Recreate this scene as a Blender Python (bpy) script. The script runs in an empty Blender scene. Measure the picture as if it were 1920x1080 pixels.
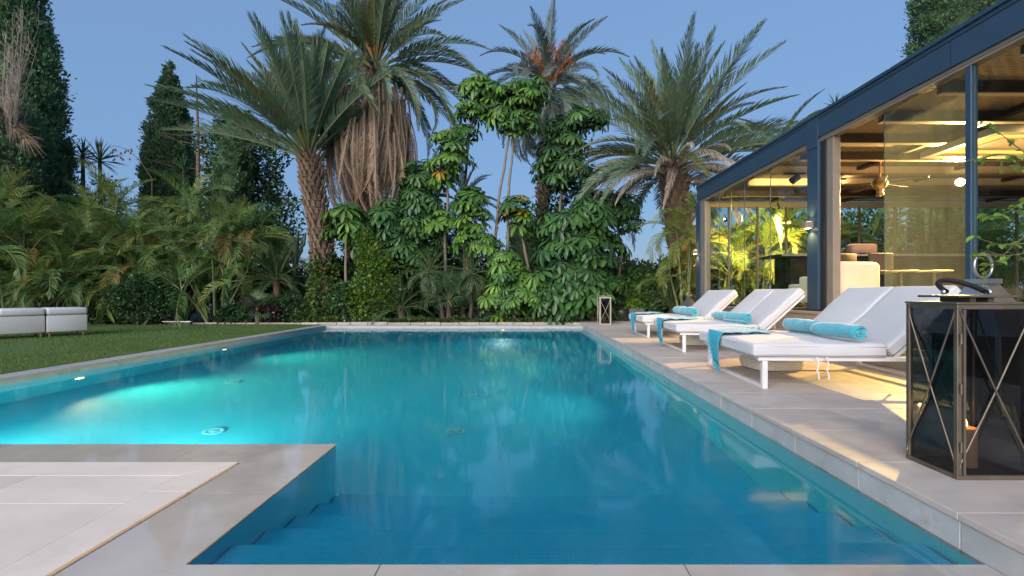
import bpy, bmesh, math, random
import numpy as np
from mathutils import Vector, Matrix, Euler
R = math.radians
rnd = random.Random(7)
rng = np.random.default_rng(11)
sc = bpy.context.scene
col = sc.collection

# ------------------------------------------------------------------ camera, sky, sun, exposure
F = 865.0          # focal length in photograph pixels
CX, CY, CZ = 981.0, 550.0, 0.9
cam = bpy.data.cameras.new('camera')
cam_o = bpy.data.objects.new('camera', cam)
col.objects.link(cam_o)
cam_o.location = (0, 0, CZ)
cam_o.rotation_euler = (R(90), 0, 0)
cam.sensor_width = 36.0
cam.lens = 36.0 * F / 1920.0
cam.shift_x = -(CX - 960) / 1920.0
cam.shift_y = (CY - 540) / 1920.0
cam.clip_start = 0.05
cam.clip_end = 4000
sc.camera = cam_o

SUN_EL, SUN_ROT = 1.5, 205.0
world = bpy.data.worlds.new('World')
sc.world = world
world.use_nodes = True
wn = world.node_tree
sky = wn.nodes.new('ShaderNodeTexSky')
sky.sky_type = 'NISHITA'
sky.sun_disc = False
sky.sun_elevation = R(SUN_EL)
sky.sun_rotation = R(SUN_ROT)
sky.ozone_density = 2.6
sky.air_density = 0.9
sky.dust_density = 0.4
wmix = wn.nodes.new('ShaderNodeMix')
wmix.data_type = 'RGBA'
wmix.inputs[0].default_value = 0.62
wmix.inputs[7].default_value = (0.68, 1.16, 2.05, 1)    # even twilight blue of the whole dome
wn.links.new(sky.outputs[0], wmix.inputs[6])
wn.links.new(wmix.outputs[2], wn.nodes['Background'].inputs[0])
wn.nodes['Background'].inputs[1].default_value = 0.1

sun = bpy.data.lights.new('sun', 'SUN')
sun.energy = 1.45
sun.angle = R(60)
sun.color = (1.0, 0.93, 0.88)
sun_o = bpy.data.objects.new('sun', sun)
col.objects.link(sun_o)
sun_o.rotation_euler = (R(70), 0, R(-22))     # afterglow from behind the camera

sc.view_settings.view_transform = 'Standard'
sc.view_settings.look = 'None'
sc.view_settings.exposure = 2.0
sc.view_settings.gamma = 1.0
sc.render.engine = 'CYCLES'
cy = sc.cycles
cy.use_denoising = True
cy.denoiser = 'OPENIMAGEDENOISE'
cy.max_bounces = 10
cy.diffuse_bounces = 4
cy.glossy_bounces = 5
cy.transmission_bounces = 8
cy.transparent_max_bounces = 24
cy.caustics_reflective = False
cy.caustics_refractive = True
cy.blur_glossy = 0.5
cy.sample_clamp_indirect = 4.0

# ------------------------------------------------------------------ helpers
def P(px, py, Y):
    return Vector(((px - CX) / F * Y, Y, CZ - (py - CY) / F * Y))
def G(px, py, z=0.0):
    Y = F * (CZ - z) / (py - CY)
    return Vector(((px - CX) / F * Y, Y, z))

class MB:
    def __init__(s): s.v = []; s.f = []; s.m = []
    def add(s, v, f, mi=0):
        o = len(s.v)
        s.v += [tuple(p) for p in v]
        s.f += [tuple(i + o for i in q) for q in f]
        s.m += [mi] * len(f)
        return s
    def box(s, x0, x1, y0, y1, z0, z1, mi=0, bev=0.0, seg=1, M=None):
        if bev <= 0:
            v = [(x0,y0,z0),(x1,y0,z0),(x1,y1,z0),(x0,y1,z0),(x0,y0,z1),(x1,y0,z1),(x1,y1,z1),(x0,y1,z1)]
            f = [(0,3,2,1),(4,5,6,7),(0,1,5,4),(1,2,6,5),(2,3,7,6),(3,0,4,7)]
        else:
            v, f = bev_box(x1-x0, y1-y0, z1-z0, bev, seg)
            c = ((x0+x1)/2, (y0+y1)/2, (z0+z1)/2)
            v = [(p[0]+c[0], p[1]+c[1], p[2]+c[2]) for p in v]
        if M is not None: v = [M @ Vector(p) for p in v]
        return s.add(v, f, mi)
    def prism(s, poly, z0, z1, mi=0):
        n = len(poly)
        v = [(p[0], p[1], z0) for p in poly] + [(p[0], p[1], z1) for p in poly]
        f = [tuple(range(n-1, -1, -1)), tuple(range(n, 2*n))] + [(i, (i+1) % n, (i+1) % n + n, i + n) for i in range(n)]
        return s.add(v, f, mi)
    def tube(s, pts, r, n=8, mi=0, cap=True, closed=False):
        pts = [Vector(p) for p in pts]
        m = len(pts)
        rr = r if isinstance(r, (list, tuple)) else [r]*m
        v = []; f = []
        up = None
        for i, p in enumerate(pts):
            if closed: t = pts[(i+1) % m] - pts[i-1]
            else: t = pts[min(i+1, m-1)] - pts[max(i-1, 0)]
            if t.length < 1e-9: t = Vector((0,0,1))
            t.normalize()
            if up is None:
                up = Vector((0,0,1)) if abs(t.z) < .9 else Vector((1,0,0))
            a = t.cross(up)
            if a.length < 1e-4: a = t.cross(Vector((0.3,1,0.2)))
            a.normalize(); b = a.cross(t).normalized(); up = b
            for k in range(n):
                an = 2*math.pi*k/n
                v.append(p + (a*math.cos(an) + b*math.sin(an))*rr[i])
        for i in range(m if closed else m-1):
            j = (i+1) % m
            for k in range(n):
                k2 = (k+1) % n
                f.append((i*n+k, i*n+k2, j*n+k2, j*n+k))
        if cap and not closed:
            f.append(tuple(range(n))); f.append(tuple((m-1)*n + k for k in range(n-1, -1, -1)))
        return s.add(v, f, mi)
    def lathe(s, prof, n=16, mi=0, c=(0,0,0), cap=True):
        v = []; f = []
        for r_, z in prof:
            for k in range(n):
                a = 2*math.pi*k/n
                v.append((c[0]+r_*math.cos(a), c[1]+r_*math.sin(a), c[2]+z))
        m = len(prof)
        for i in range(m-1):
            for k in range(n):
                k2 = (k+1) % n
                f.append((i*n+k, i*n+k2, (i+1)*n+k2, (i+1)*n+k))
        if cap:
            f.append(tuple(range(n-1, -1, -1))); f.append(tuple((m-1)*n+k for k in range(n)))
        return s.add(v, f, mi)
    def mesh(s, name='m', mats=(), smooth=False):
        me = bpy.data.meshes.new(name)
        me.from_pydata(s.v, [], s.f)
        for m in (mats if isinstance(mats, (list, tuple)) else [mats]): me.materials.append(m)
        if any(s.m): me.polygons.foreach_set('material_index', s.m)
        if smooth: me.polygons.foreach_set('use_smooth', [True]*len(me.polygons))
        me.update()
        return me
    def build(s, name, mats, parent=None, smooth=False, loc=(0,0,0), rot=(0,0,0)):
        return ob(name, s.mesh(name, mats, smooth), parent, loc, rot)

_bb = {}
def bev_box(sx, sy, sz, b, seg=1):
    k = (round(sx,4), round(sy,4), round(sz,4), b, seg)
    if k in _bb: return _bb[k]
    bm = bmesh.new()
    bmesh.ops.create_cube(bm, size=1)
    for v in bm.verts: v.co = Vector((v.co.x*sx, v.co.y*sy, v.co.z*sz))
    bmesh.ops.bevel(bm, geom=bm.edges[:], offset=b, segments=seg, profile=.5, affect='EDGES')
    bm.verts.index_update()
    r = ([tuple(v.co) for v in bm.verts], [tuple(v.index for v in f.verts) for f in bm.faces])
    bm.free()
    _bb[k] = r
    return r

def ob(name, me, parent=None, loc=(0,0,0), rot=(0,0,0), scale=(1,1,1)):
    o = bpy.data.objects.new(name, me)
    col.objects.link(o)
    o.location = loc; o.rotation_euler = rot; o.scale = scale
    if parent is not None: o.parent = parent
    return o
def tag(o, label=None, cat=None, group=None, kind=None):
    if label: o['label'] = label
    if cat: o['category'] = cat
    if group: o['group'] = group
    if kind: o['kind'] = kind
    return o
def thing(name, label, cat, loc=(0,0,0), rz=0, group=None):
    o = ob(name, None, None, loc, (0,0,rz))
    o.empty_display_size = .1
    return tag(o, label, cat, group)
def struct(o): o['kind'] = 'structure'; return o
def stuff(o): o['kind'] = 'stuff'; return o
def copy_tree(o, parent=None):
    c = o.copy(); col.objects.link(c); c.parent = parent
    for ch in list(o.children): copy_tree(ch, c)
    return c
def np_mesh(name, V, Q, mats, smooth=False):
    """V (n,3), Q (m,4) or (m,3) int"""
    me = bpy.data.meshes.new(name)
    k = Q.shape[1]
    me.vertices.add(len(V)); me.vertices.foreach_set('co', np.ascontiguousarray(V, dtype=np.float32).ravel())
    me.loops.add(Q.size); me.loops.foreach_set('vertex_index', np.ascontiguousarray(Q, dtype=np.int32).ravel())
    me.polygons.add(len(Q))
    me.polygons.foreach_set('loop_start', np.arange(0, Q.size, k, dtype=np.int32))
    for m in (mats if isinstance(mats, (list, tuple)) else [mats]): me.materials.append(m)
    if smooth: me.polygons.foreach_set('use_smooth', np.ones(len(Q), dtype=bool))
    me.update(calc_edges=True)
    return me

# ------------------------------------------------------------------ materials
def new_mat(name):
    m = bpy.data.materials.new(name); m.use_nodes = True
    nt = m.node_tree
    return m, nt, nt.nodes['Principled BSDF']
def N(nt, t, **kw):
    n = nt.nodes.new(t)
    for k, v in kw.items(): setattr(n, k, v)
    return n
def mixc(nt, fac, a, b, blend='MIX'):
    n = N(nt, 'ShaderNodeMix', data_type='RGBA', blend_type=blend)
    for i, x in ((0, fac), (6, a), (7, b)):
        if hasattr(x, 'is_output'): nt.links.new(x, n.inputs[i])
        elif i == 0: n.inputs[0].default_value = x
        else: n.inputs[i].default_value = (*x[:3], 1)
    return n.outputs[2]
def ramp(nt, src, a, b):
    n = N(nt, 'ShaderNodeMapRange'); n.inputs[1].default_value = a; n.inputs[2].default_value = b
    nt.links.new(src, n.inputs[0]); return n.outputs[0]
def noise(nt, scale, detail=4, rough=.55, vec=None, stretch=None):
    n = N(nt, 'ShaderNodeTexNoise'); n.inputs['Scale'].default_value = scale
    n.inputs['Detail'].default_value = detail; n.inputs['Roughness'].default_value = rough
    if vec is None:
        g = N(nt, 'ShaderNodeNewGeometry'); vec = g.outputs['Position']
    if stretch:
        mp = N(nt, 'ShaderNodeMapping'); mp.inputs['Scale'].default_value = stretch
        nt.links.new(vec, mp.inputs[0]); vec = mp.outputs[0]
    nt.links.new(vec, n.inputs['Vector'])
    return n.outputs[0]
def pm(name, c1, c2=None, scale=4, rough=.5, metal=0.0, bump=0.0, bscale=60, objrand=0.0, rvar=0.0, stretch=None, spec=None, dirt=None, emis=None, sheen=0):
    m, nt, b = new_mat(name)
    L = nt.links.new
    if c2 is None: c2 = tuple(x*.85 for x in c1)
    nz = noise(nt, scale, 6, .6, stretch=stretch)
    c = mixc(nt, ramp(nt, nz, .3, .7), c1, c2)
    if dirt:
        nd = noise(nt, dirt[1], 5, .65)
        c = mixc(nt, ramp(nt, nd, .55, .78), c, dirt[0])
    if objrand:
        oi = N(nt, 'ShaderNodeObjectInfo')
        mr = N(nt, 'ShaderNodeMapRange'); mr.inputs[3].default_value = 1-objrand; mr.inputs[4].default_value = 1+objrand
        L(oi.outputs['Random'], mr.inputs[0])
        hs = N(nt, 'ShaderNodeHueSaturation'); L(mr.outputs[0], hs.inputs['Value']); L(c, hs.inputs['Color']); c = hs.outputs[0]
    L(c, b.inputs['Base Color'])
    b.inputs['Roughness'].default_value = rough
    b.inputs['Metallic'].default_value = metal
    if spec is not None: b.inputs['Specular IOR Level'].default_value = spec
    if sheen: b.inputs['Sheen Weight'].default_value = sheen
    if rvar:
        mr = N(nt, 'ShaderNodeMapRange'); mr.inputs[3].default_value = rough-rvar; mr.inputs[4].default_value = rough+rvar
        L(noise(nt, scale*2.3, 4), mr.inputs[0]); L(mr.outputs[0], b.inputs['Roughness'])
    if bump:
        bp = N(nt, 'ShaderNodeBump'); bp.inputs['Strength'].default_value = bump; bp.inputs['Distance'].default_value = .01
        L(noise(nt, bscale, 5, .6), bp.inputs['Height']); L(bp.outputs[0], b.inputs['Normal'])
    if emis:
        b.inputs['Emission Color'].default_value = (*emis[0], 1); b.inputs['Emission Strength'].default_value = emis[1]
    return m
def leaf_mat(name, c1, c2, trans=.3, rough=.42, dry=None, dryfrac=.06, objrand=.18, spec=.35):
    m, nt, b = new_mat(name)
    L = nt.links.new
    g = N(nt, 'ShaderNodeNewGeometry')
    c = mixc(nt, g.outputs['Random Per Island'], c1, c2)
    nz = noise(nt, 1.3, 3)
    c = mixc(nt, ramp(nt, nz, .35, .65), c, tuple(.5*(a+b2)*.8 for a, b2 in zip(c1, c2)))
    if dry:
        mt = N(nt, 'ShaderNodeMath', operation='MULTIPLY'); mt.inputs[1].default_value = 37.7
        fr = N(nt, 'ShaderNodeMath', operation='FRACT'); L(g.outputs['Random Per Island'], mt.inputs[0]); L(mt.outputs[0], fr.inputs[0])
        gt = N(nt, 'ShaderNodeMath', operation='LESS_THAN'); L(fr.outputs[0], gt.inputs[0]); gt.inputs[1].default_value = dryfrac
        c = mixc(nt, gt.outputs[0], c, dry)
    oi = N(nt, 'ShaderNodeObjectInfo')
    mr = N(nt, 'ShaderNodeMapRange'); mr.inputs[3].default_value = 1-objrand; mr.inputs[4].default_value = 1+objrand
    L(oi.outputs['Random'], mr.inputs[0])
    hs = N(nt, 'ShaderNodeHueSaturation'); L(mr.outputs[0], hs.inputs['Value']); L(c, hs.inputs['Color']); c = hs.outputs[0]
    L(c, b.inputs['Base Color']); b.inputs['Roughness'].default_value = rough
    b.inputs['Specular IOR Level'].default_value = spec
    t = N(nt, 'ShaderNodeBsdfTranslucent'); L(c, t.inputs[0])
    mx = N(nt, 'ShaderNodeMixShader'); mx.inputs[0].default_value = trans
    L(b.outputs[0], mx.inputs[1]); L(t.outputs[0], mx.inputs[2])
    L(mx.outputs[0], nt.nodes['Material Output'].inputs[0])
    return m
def glass_mat(name, tint=(.93,.97,.95), haze=0.0, hazecol=(.8,.8,.75), ior=1.45):
    m, nt, b = new_mat(name); L = nt.links.new
    nt.nodes.remove(b)
    tr = N(nt, 'ShaderNodeBsdfTransparent'); tr.inputs[0].default_value = (*tint, 1)
    gl = N(nt, 'ShaderNodeBsdfGlossy'); gl.inputs['Roughness'].default_value = .02
    lw = N(nt, 'ShaderNodeLayerWeight'); pw = N(nt, 'ShaderNodeMath', operation='POWER'); pw.inputs[1].default_value = 5
    L(lw.outputs['Facing'], pw.inputs[0])
    fr = N(nt, 'ShaderNodeMath', operation='MULTIPLY_ADD'); L(pw.outputs[0], fr.inputs[0]); fr.inputs[1].default_value = .75; fr.inputs[2].default_value = .035
    mx = N(nt, 'ShaderNodeMixShader'); L(fr.outputs[0], mx.inputs[0]); L(tr.outputs[0], mx.inputs[1]); L(gl.outputs[0], mx.inputs[2])
    out = mx.outputs[0]
    if haze:
        d = N(nt, 'ShaderNodeBsdfDiffuse'); d.inputs[0].default_value = (*hazecol, 1)
        t2 = N(nt, 'ShaderNodeBsdfTranslucent'); t2.inputs[0].default_value = (*hazecol, 1)
        ad = N(nt, 'ShaderNodeMixShader'); ad.inputs[0].default_value = .6; L(d.outputs[0], ad.inputs[1]); L(t2.outputs[0], ad.inputs[2])
        n1 = noise(nt, 3.0, 7, .7, stretch=(1, 1, .35)); n2 = noise(nt, 16, 4, .6, stretch=(1, 1, .10))
        mu = N(nt, 'ShaderNodeMath', operation='MULTIPLY'); L(ramp(nt, n1, .2, .75), mu.inputs[0]); L(ramp(nt, n2, .1, .8), mu.inputs[1])
        m2 = N(nt, 'ShaderNodeMath', operation='MULTIPLY_ADD'); L(mu.outputs[0], m2.inputs[0]); m2.inputs[1].default_value = haze; m2.inputs[2].default_value = haze*.35
        mm = N(nt, 'ShaderNodeMixShader'); L(m2.outputs[0], mm.inputs[0]); L(out, mm.inputs[1]); L(ad.outputs[0], mm.inputs[2]); out = mm.outputs[0]
    L(out, nt.nodes['Material Output'].inputs[0])
    return m
def emit_mat(name, c, s):
    m, nt, b = new_mat(name)
    b.inputs['Base Color'].default_value = (*c, 1); b.inputs['Emission Color'].default_value = (*c, 1); b.inputs['Emission Strength'].default_value = s
    return m

M = {}
M['tile'] = pm('deck_stone', (.53,.465,.41), (.42,.365,.325), 2.2, .55, bump=.12, bscale=35, objrand=.11, rvar=.1, stretch=(1,2.2,1), dirt=((.33,.285,.25), 1.7))
M['facing'] = pm('facing_stone', (.46,.46,.45), (.35,.36,.355), 5, .6, bump=.2, bscale=140, objrand=.06, dirt=((.25,.24,.19), 4.5))
M['coping'] = pm('coping_stone', (.37,.365,.37), (.28,.28,.29), 3, .5, bump=.12, bscale=90, objrand=.06, dirt=((.30,.29,.27), 3))
M['wet'] = pm('wet_limestone', (.50,.46,.41), (.39,.36,.325), 2.5, .045, bump=.02, bscale=14, objrand=.05, spec=.55, dirt=((.27,.24,.22), 1.1))
M['dry'] = pm('pale_limestone', (.66,.595,.535), (.55,.495,.445), 1.6, .6, bump=.1, bscale=60, objrand=.09, stretch=(1,1.6,1), dirt=((.44,.39,.345), 1.3))
M['mortar'] = pm('mortar', (.16,.14,.125), (.10,.09,.08), 20, .9)
M['edging'] = pm('edging_stone', (.42,.36,.32), (.28,.24,.21), 6, .8, bump=.3, bscale=60, objrand=.12)
M['soil'] = pm('soil', (.035,.027,.02), (.02,.016,.012), 3, .95, bump=.5, bscale=20)
M['lawn'] = pm('lawn_turf', (.07,.125,.03), (.05,.095,.024), 1.2, .9, bump=.6, bscale=90, dirt=((.06,.08,.03), 2.5))
M['grass'] = leaf_mat('grass_blade', (.08,.16,.035), (.12,.20,.05), .3, .6, dry=(.14,.13,.05), dryfrac=.05, objrand=0)
M['white_frame'] = pm('white_powder_coat', (.66,.65,.65), (.6,.59,.59), 3, .38)
M['cushion'] = pm('cushion_fabric', (.54,.54,.56), (.49,.49,.51), 1.6, .85, bump=.25, bscale=7, sheen=.2)
M['towel'] = pm('turquoise_towel', (.03,.36,.46), (.022,.28,.38), 12, .95, bump=.9, bscale=28, sheen=.6)
M['throw'] = pm('blue_throw', (.22,.42,.55), (.12,.36,.50), 30, .95, bump=.6, bscale=220, sheen=.3)
M['throw_teal'] = pm('teal_fringe', (.05,.36,.46), (.03,.28,.40), 30, .95)
M['wicker'] = pm('white_wicker', (.80,.77,.70), (.70,.66,.58), 18, .7)
M['navy'] = pm('navy_aluminium', (.026,.060,.108), (.022,.051,.092), 3, .45, rvar=.08)
M['taupe'] = pm('taupe_aluminium', (.22,.19,.16), (.19,.165,.14), 3, .45)
M['brown'] = pm('brown_beam', (.034,.025,.019), (.026,.019,.014), 4, .5)
M['cream'] = pm('cream_beam', (.52,.47,.39), (.46,.41,.34), 3, .5)
M['plinth'] = pm('polished_travertine', (.46,.40,.33), (.36,.31,.25), 3, .16, rvar=.06)
M['floor_in'] = pm('interior_floor', (.42,.36,.29), (.35,.30,.24), 3, .3)
M['black'] = pm('black_gloss', (.012,.011,.010), (.009,.008,.008), 3, .18)
M['blackm'] = pm('black_matt', (.018,.018,.02), (.012,.012,.014), 6, .55)
M['leather'] = pm('black_leather', (.012,.011,.013), (.02,.018,.02), 20, .7, bump=.2, bscale=120, spec=.2)
M['bronze'] = pm('aged_bronze', (.19,.155,.115), (.12,.10,.075), 9, .40, metal=.6, rvar=.12)
M['pale_metal'] = pm('pale_brushed_metal', (.50,.44,.37), (.40,.35,.29), 7, .4, metal=.3)
M['steel'] = pm('brushed_steel', (.48,.46,.44), (.36,.35,.34), 7, .32, metal=.9, rvar=.1)
M['chrome'] = pm('chrome_stud', (.8,.8,.8), (.7,.7,.7), 3, .12, metal=1)
M['glass'] = glass_mat('clear_glass')
M['dusty'] = glass_mat('dusty_glass', (.86,.90,.84), haze=.10, hazecol=(.44,.52,.52))
M['edge'] = pm('glass_edge', (.09,.15,.13), (.07,.12,.10), 3, .15)
M['smoke'] = glass_mat('smoked_glass', (.54,.56,.58))
M['candle'] = pm('candle_wax', (.62,.34,.20), (.55,.28,.16), 9, .5)
M['flame'] = emit_mat('flame', (1, .45, .12), 9)
M['sofa_w'] = pm('white_leatherette', (.50,.52,.55), (.45,.47,.50), 2, .5, bump=.12, bscale=9)
M['wood'] = pm('oak', (.30,.19,.10), (.22,.13,.07), 12, .5)
M['seat_cream'] = pm('cream_upholstery', (.70,.64,.52), (.62,.56,.45), 2, .8, bump=.1, bscale=12)
M['taupe_seat'] = pm('brown_upholstery', (.055,.045,.036), (.042,.034,.027), 4, .7)
M['speaker'] = pm('rose_speaker_cloth', (.40,.29,.25), (.35,.25,.21), 40, .8)
M['brass'] = pm('antique_brass', (.36,.24,.10), (.26,.17,.07), 10, .3, metal=.9)
M['pot'] = pm('dark_glazed_pot', (.025,.026,.03), (.04,.04,.045), 5, .35, bump=.1)
M['potg'] = pm('grey_planter', (.10,.095,.09), (.075,.07,.066), 5, .5, bump=.2)
M['warm'] = emit_mat('warm_bulb', (1, .66, .26), 60)
M['warm_dim'] = emit_mat('warm_lens', (1, .66, .26), 5)
M['coffer'] = emit_mat('warm_light_panel', (1, .52, .12), 0.45)
M['uwlamp'] = emit_mat('pool_lamp_lens', (1, .60, .20), 2.5)
M['uwring'] = pm('inlet_white', (.14,.62,.76), (.10,.56,.70), 3, .4)
M['trunk'] = pm('palm_trunk', (.12,.078,.05), (.065,.042,.028), 7, .9, bump=.8, bscale=30)
M['boot'] = pm('palm_boot', (.21,.135,.09), (.10,.066,.044), 9, .85, bump=.4, bscale=50)
M['boot_tip'] = pm('cut_boot', (.48,.33,.22), (.30,.20,.125), 12, .85)
M['bark'] = pm('grey_bark', (.13,.10,.078), (.08,.06,.047), 8, .9, bump=.6, bscale=40)
M['stem'] = pm('pale_stem', (.20,.16,.12), (.14,.11,.08), 8, .8, bump=.4, bscale=40)
M['cane'] = pm('green_cane', (.15,.19,.07), (.10,.12,.045), 6, .6)
M['date'] = leaf_mat('date_frond', (.095,.16,.095), (.16,.235,.145), .22, .45, dry=(.20,.17,.07), dryfrac=.05)
M['date_y'] = leaf_mat('date_frond_olive', (.10,.125,.04), (.15,.165,.065), .25, .45, dry=(.25,.19,.08), dryfrac=.1)
M['date_b'] = leaf_mat('date_frond_grey', (.12,.165,.15), (.19,.235,.21), .2, .45, objrand=.15)
M['dead'] = leaf_mat('dead_frond', (.35,.24,.165), (.55,.40,.295), .12, .8, objrand=.3, spec=.1)
M['deadg'] = leaf_mat('grey_dead_frond', (.30,.245,.20), (.44,.38,.32), .12, .8, objrand=.25, spec=.1)
M['orange'] = leaf_mat('date_stalk', (.42,.15,.035), (.32,.12,.04), .1, .6)
M['ocr'] = leaf_mat('young_fibre', (.36,.22,.05), (.28,.18,.05), .1, .6)
M['areca'] = leaf_mat('areca_frond', (.075,.175,.045), (.145,.265,.08), .3, .42, dry=(.24,.20,.06), dryfrac=.03, objrand=.25)
M['areca_y'] = leaf_mat('areca_frond_yellow', (.16,.24,.05), (.23,.31,.08), .3, .42, dry=(.30,.20,.05), dryfrac=.05, objrand=.25)
M['areca_o'] = leaf_mat('areca_frond_ageing', (.22,.19,.04), (.30,.20,.05), .3, .5, dry=(.30,.15,.06), dryfrac=.3, objrand=.25)
M['umb_l'] = leaf_mat('umbrella_leaf_bright', (.085,.195,.03), (.165,.30,.055), .3, .35, objrand=.3)
M['umb_m'] = leaf_mat('umbrella_leaf_mid', (.042,.115,.03), (.085,.185,.05), .25, .3)
M['umb_d'] = leaf_mat('umbrella_leaf_dark', (.026,.078,.028), (.055,.13,.042), .2, .28)
M['umb_y'] = leaf_mat('umbrella_leaf_yellow', (.50,.30,.02), (.45,.22,.02), .3, .35)
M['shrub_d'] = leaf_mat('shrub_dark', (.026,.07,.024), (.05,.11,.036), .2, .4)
M['shrub_m'] = leaf_mat('shrub_mid', (.04,.10,.025), (.07,.15,.035), .25, .4)
M['shrub_l'] = leaf_mat('shrub_lime', (.12,.23,.02), (.20,.31,.035), .3, .4)
M['shrub_r'] = leaf_mat('shrub_purple', (.045,.03,.035), (.075,.045,.055), .2, .4)
M['ivy'] = leaf_mat('ivy_leaf', (.04,.095,.022), (.085,.16,.035), .25, .38, dry=(.25,.24,.03), dryfrac=.05)
M['flower'] = leaf_mat('pink_flower', (.45,.03,.08), (.55,.08,.12), .2, .5)
M['cyp'] = leaf_mat('cypress_spray', (.075,.165,.08), (.125,.235,.10), .35, .65, dry=(.15,.12,.06), dryfrac=.03)
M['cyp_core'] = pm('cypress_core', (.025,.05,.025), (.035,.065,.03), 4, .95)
M['cactus'] = pm('cactus_skin', (.035,.07,.035), (.025,.05,.025), 6, .6)
M['cycad'] = leaf_mat('cycad_leaf', (.03,.07,.03), (.055,.10,.045), .15, .3)
M['fan'] = leaf_mat('fan_palm_leaf', (.05,.11,.045), (.09,.16,.07), .25, .4, dry=(.22,.18,.07), dryfrac=.05)
M['vine'] = leaf_mat('vine_leaf', (.17,.31,.04), (.25,.40,.08), .35, .35)
M['twig'] = pm('twig', (.14,.13,.05), (.10,.08,.035), 20, .7)
def mosaic_mat():
    m, nt, b = new_mat('pool_mosaic'); L = nt.links.new
    g = N(nt, 'ShaderNodeNewGeometry')
    mp = N(nt, 'ShaderNodeMapping'); mp.inputs['Scale'].default_value = (40, 40, 40); mp.inputs['Location'].default_value = (.37, .43, .41)
    L(g.outputs['Position'], mp.inputs[0])
    sx = N(nt, 'ShaderNodeSeparateXYZ'); L(mp.outputs[0], sx.inputs[0])
    mx = None
    for i in range(3):
        fr = N(nt, 'ShaderNodeMath', operation='FRACT'); L(sx.outputs[i], fr.inputs[0])
        lt = N(nt, 'ShaderNodeMath', operation='LESS_THAN'); L(fr.outputs[0], lt.inputs[0]); lt.inputs[1].default_value = .075
        nx = N(nt, 'ShaderNodeSeparateXYZ'); L(g.outputs['True Normal'], nx.inputs[0])
        ab = N(nt, 'ShaderNodeMath', operation='ABSOLUTE'); L(nx.outputs[i], ab.inputs[0])
        l2 = N(nt, 'ShaderNodeMath', operation='LESS_THAN'); L(ab.outputs[0], l2.inputs[0]); l2.inputs[1].default_value = .7
        ml = N(nt, 'ShaderNodeMath', operation='MULTIPLY'); L(lt.outputs[0], ml.inputs[0]); L(l2.outputs[0], ml.inputs[1]); lt = ml
        if mx is None: mx = lt.outputs[0]
        else:
            q = N(nt, 'ShaderNodeMath', operation='MAXIMUM'); L(mx, q.inputs[0]); L(lt.outputs[0], q.inputs[1]); mx = q.outputs[0]
    wn_ = N(nt, 'ShaderNodeTexWhiteNoise', noise_dimensions='3D')
    fl = N(nt, 'ShaderNodeVectorMath', operation='FLOOR'); L(mp.outputs[0], fl.inputs[0]); L(fl.outputs[0], wn_.inputs['Vector'])
    c = mixc(nt, wn_.outputs['Value'], (.012,.58,.82), (.020,.66,.89))
    nz = noise(nt, .8, 4)
    c = mixc(nt, ramp(nt, nz, .35, .7), c, (.016,.62,.86))
    c = mixc(nt, mx, c, (.17,.64,.80))
    L(c, b.inputs['Base Color']); b.inputs['Roughness'].default_value = .35
    return m
def water_mat():
    m, nt, b = new_mat('pool_water'); L = nt.links.new
    nt.nodes.remove(b)
    n1 = noise(nt, 2.2, 3, .5, stretch=(1, .55, 1)); n2 = noise(nt, 9, 2, .5, stretch=(1, .6, 1))
    ad = N(nt, 'ShaderNodeMath', operation='MULTIPLY_ADD'); L(n2, ad.inputs[0]); ad.inputs[1].default_value = .12; L(n1, ad.inputs[2])
    bp = N(nt, 'ShaderNodeBump'); bp.inputs['Strength'].default_value = .10; bp.inputs['Distance'].default_value = .012
    L(ad.outputs[0], bp.inputs['Height'])
    fr = N(nt, 'ShaderNodeFresnel'); fr.inputs[0].default_value = 1.52; L(bp.outputs[0], fr.inputs['Normal'])
    gl = N(nt, 'ShaderNodeBsdfGlossy'); gl.inputs['Roughness'].default_value = .06; L(bp.outputs[0], gl.inputs['Normal'])
    rf = N(nt, 'ShaderNodeBsdfRefraction'); rf.inputs['IOR'].default_value = 1.333; rf.inputs['Roughness'].default_value = 0.0
    rf.inputs['Color'].default_value = (.90, .98, 1, 1)
    L(bp.outputs[0], rf.inputs['Normal'])
    mx = N(nt, 'ShaderNodeMixShader'); L(fr.outputs[0], mx.inputs[0]); L(rf.outputs[0], mx.inputs[1]); L(gl.outputs[0], mx.inputs[2])
    L(mx.outputs[0], nt.nodes['Material Output'].inputs[0])
    return m
def perforated_mat():
    m, nt, b = new_mat('perforated_louvre'); L = nt.links.new
    g = N(nt, 'ShaderNodeNewGeometry')
    br = N(nt, 'ShaderNodeTexBrick'); br.inputs['Scale'].default_value = 1.0
    br.inputs['Brick Width'].default_value = .15; br.inputs['Row Height'].default_value = .062; br.inputs['Mortar Size'].default_value = .024
    br.inputs['Color1'].default_value = (1,1,1,1); br.inputs['Color2'].default_value = (1,1,1,1); br.inputs['Mortar'].default_value = (0,0,0,1)
    L(g.outputs['Position'], br.inputs['Vector'])
    b.inputs['Base Color'].default_value = (.13,.11,.085,1); b.inputs['Roughness'].default_value = .6
    tr = N(nt, 'ShaderNodeBsdfTransparent'); tr.inputs[0].default_value = (.85,.88,.9,1)
    mx = N(nt, 'ShaderNodeMixShader'); L(br.outputs['Color'], mx.inputs[0]); L(b.outputs[0], mx.inputs[1]); L(tr.outputs[0], mx.inputs[2])
    L(mx.outputs[0], nt.nodes['Material Output'].inputs[0])
    return m
M['mosaic'] = mosaic_mat(); M['water'] = water_mat(); M['perf'] = perforated_mat()

# ------------------------------------------------------------------ setting: ground, lawn, pool
WZ = -0.15                      # water level (terrace top is z = 0)
XL, XR = -5.97, 1.79            # pool sides
YF = 13.9                       # far end
PX, PY = -1.30, 3.20            # corner of the platform that cuts into the pool
SY = 1.78                       # near end, where the steps begin
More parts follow.
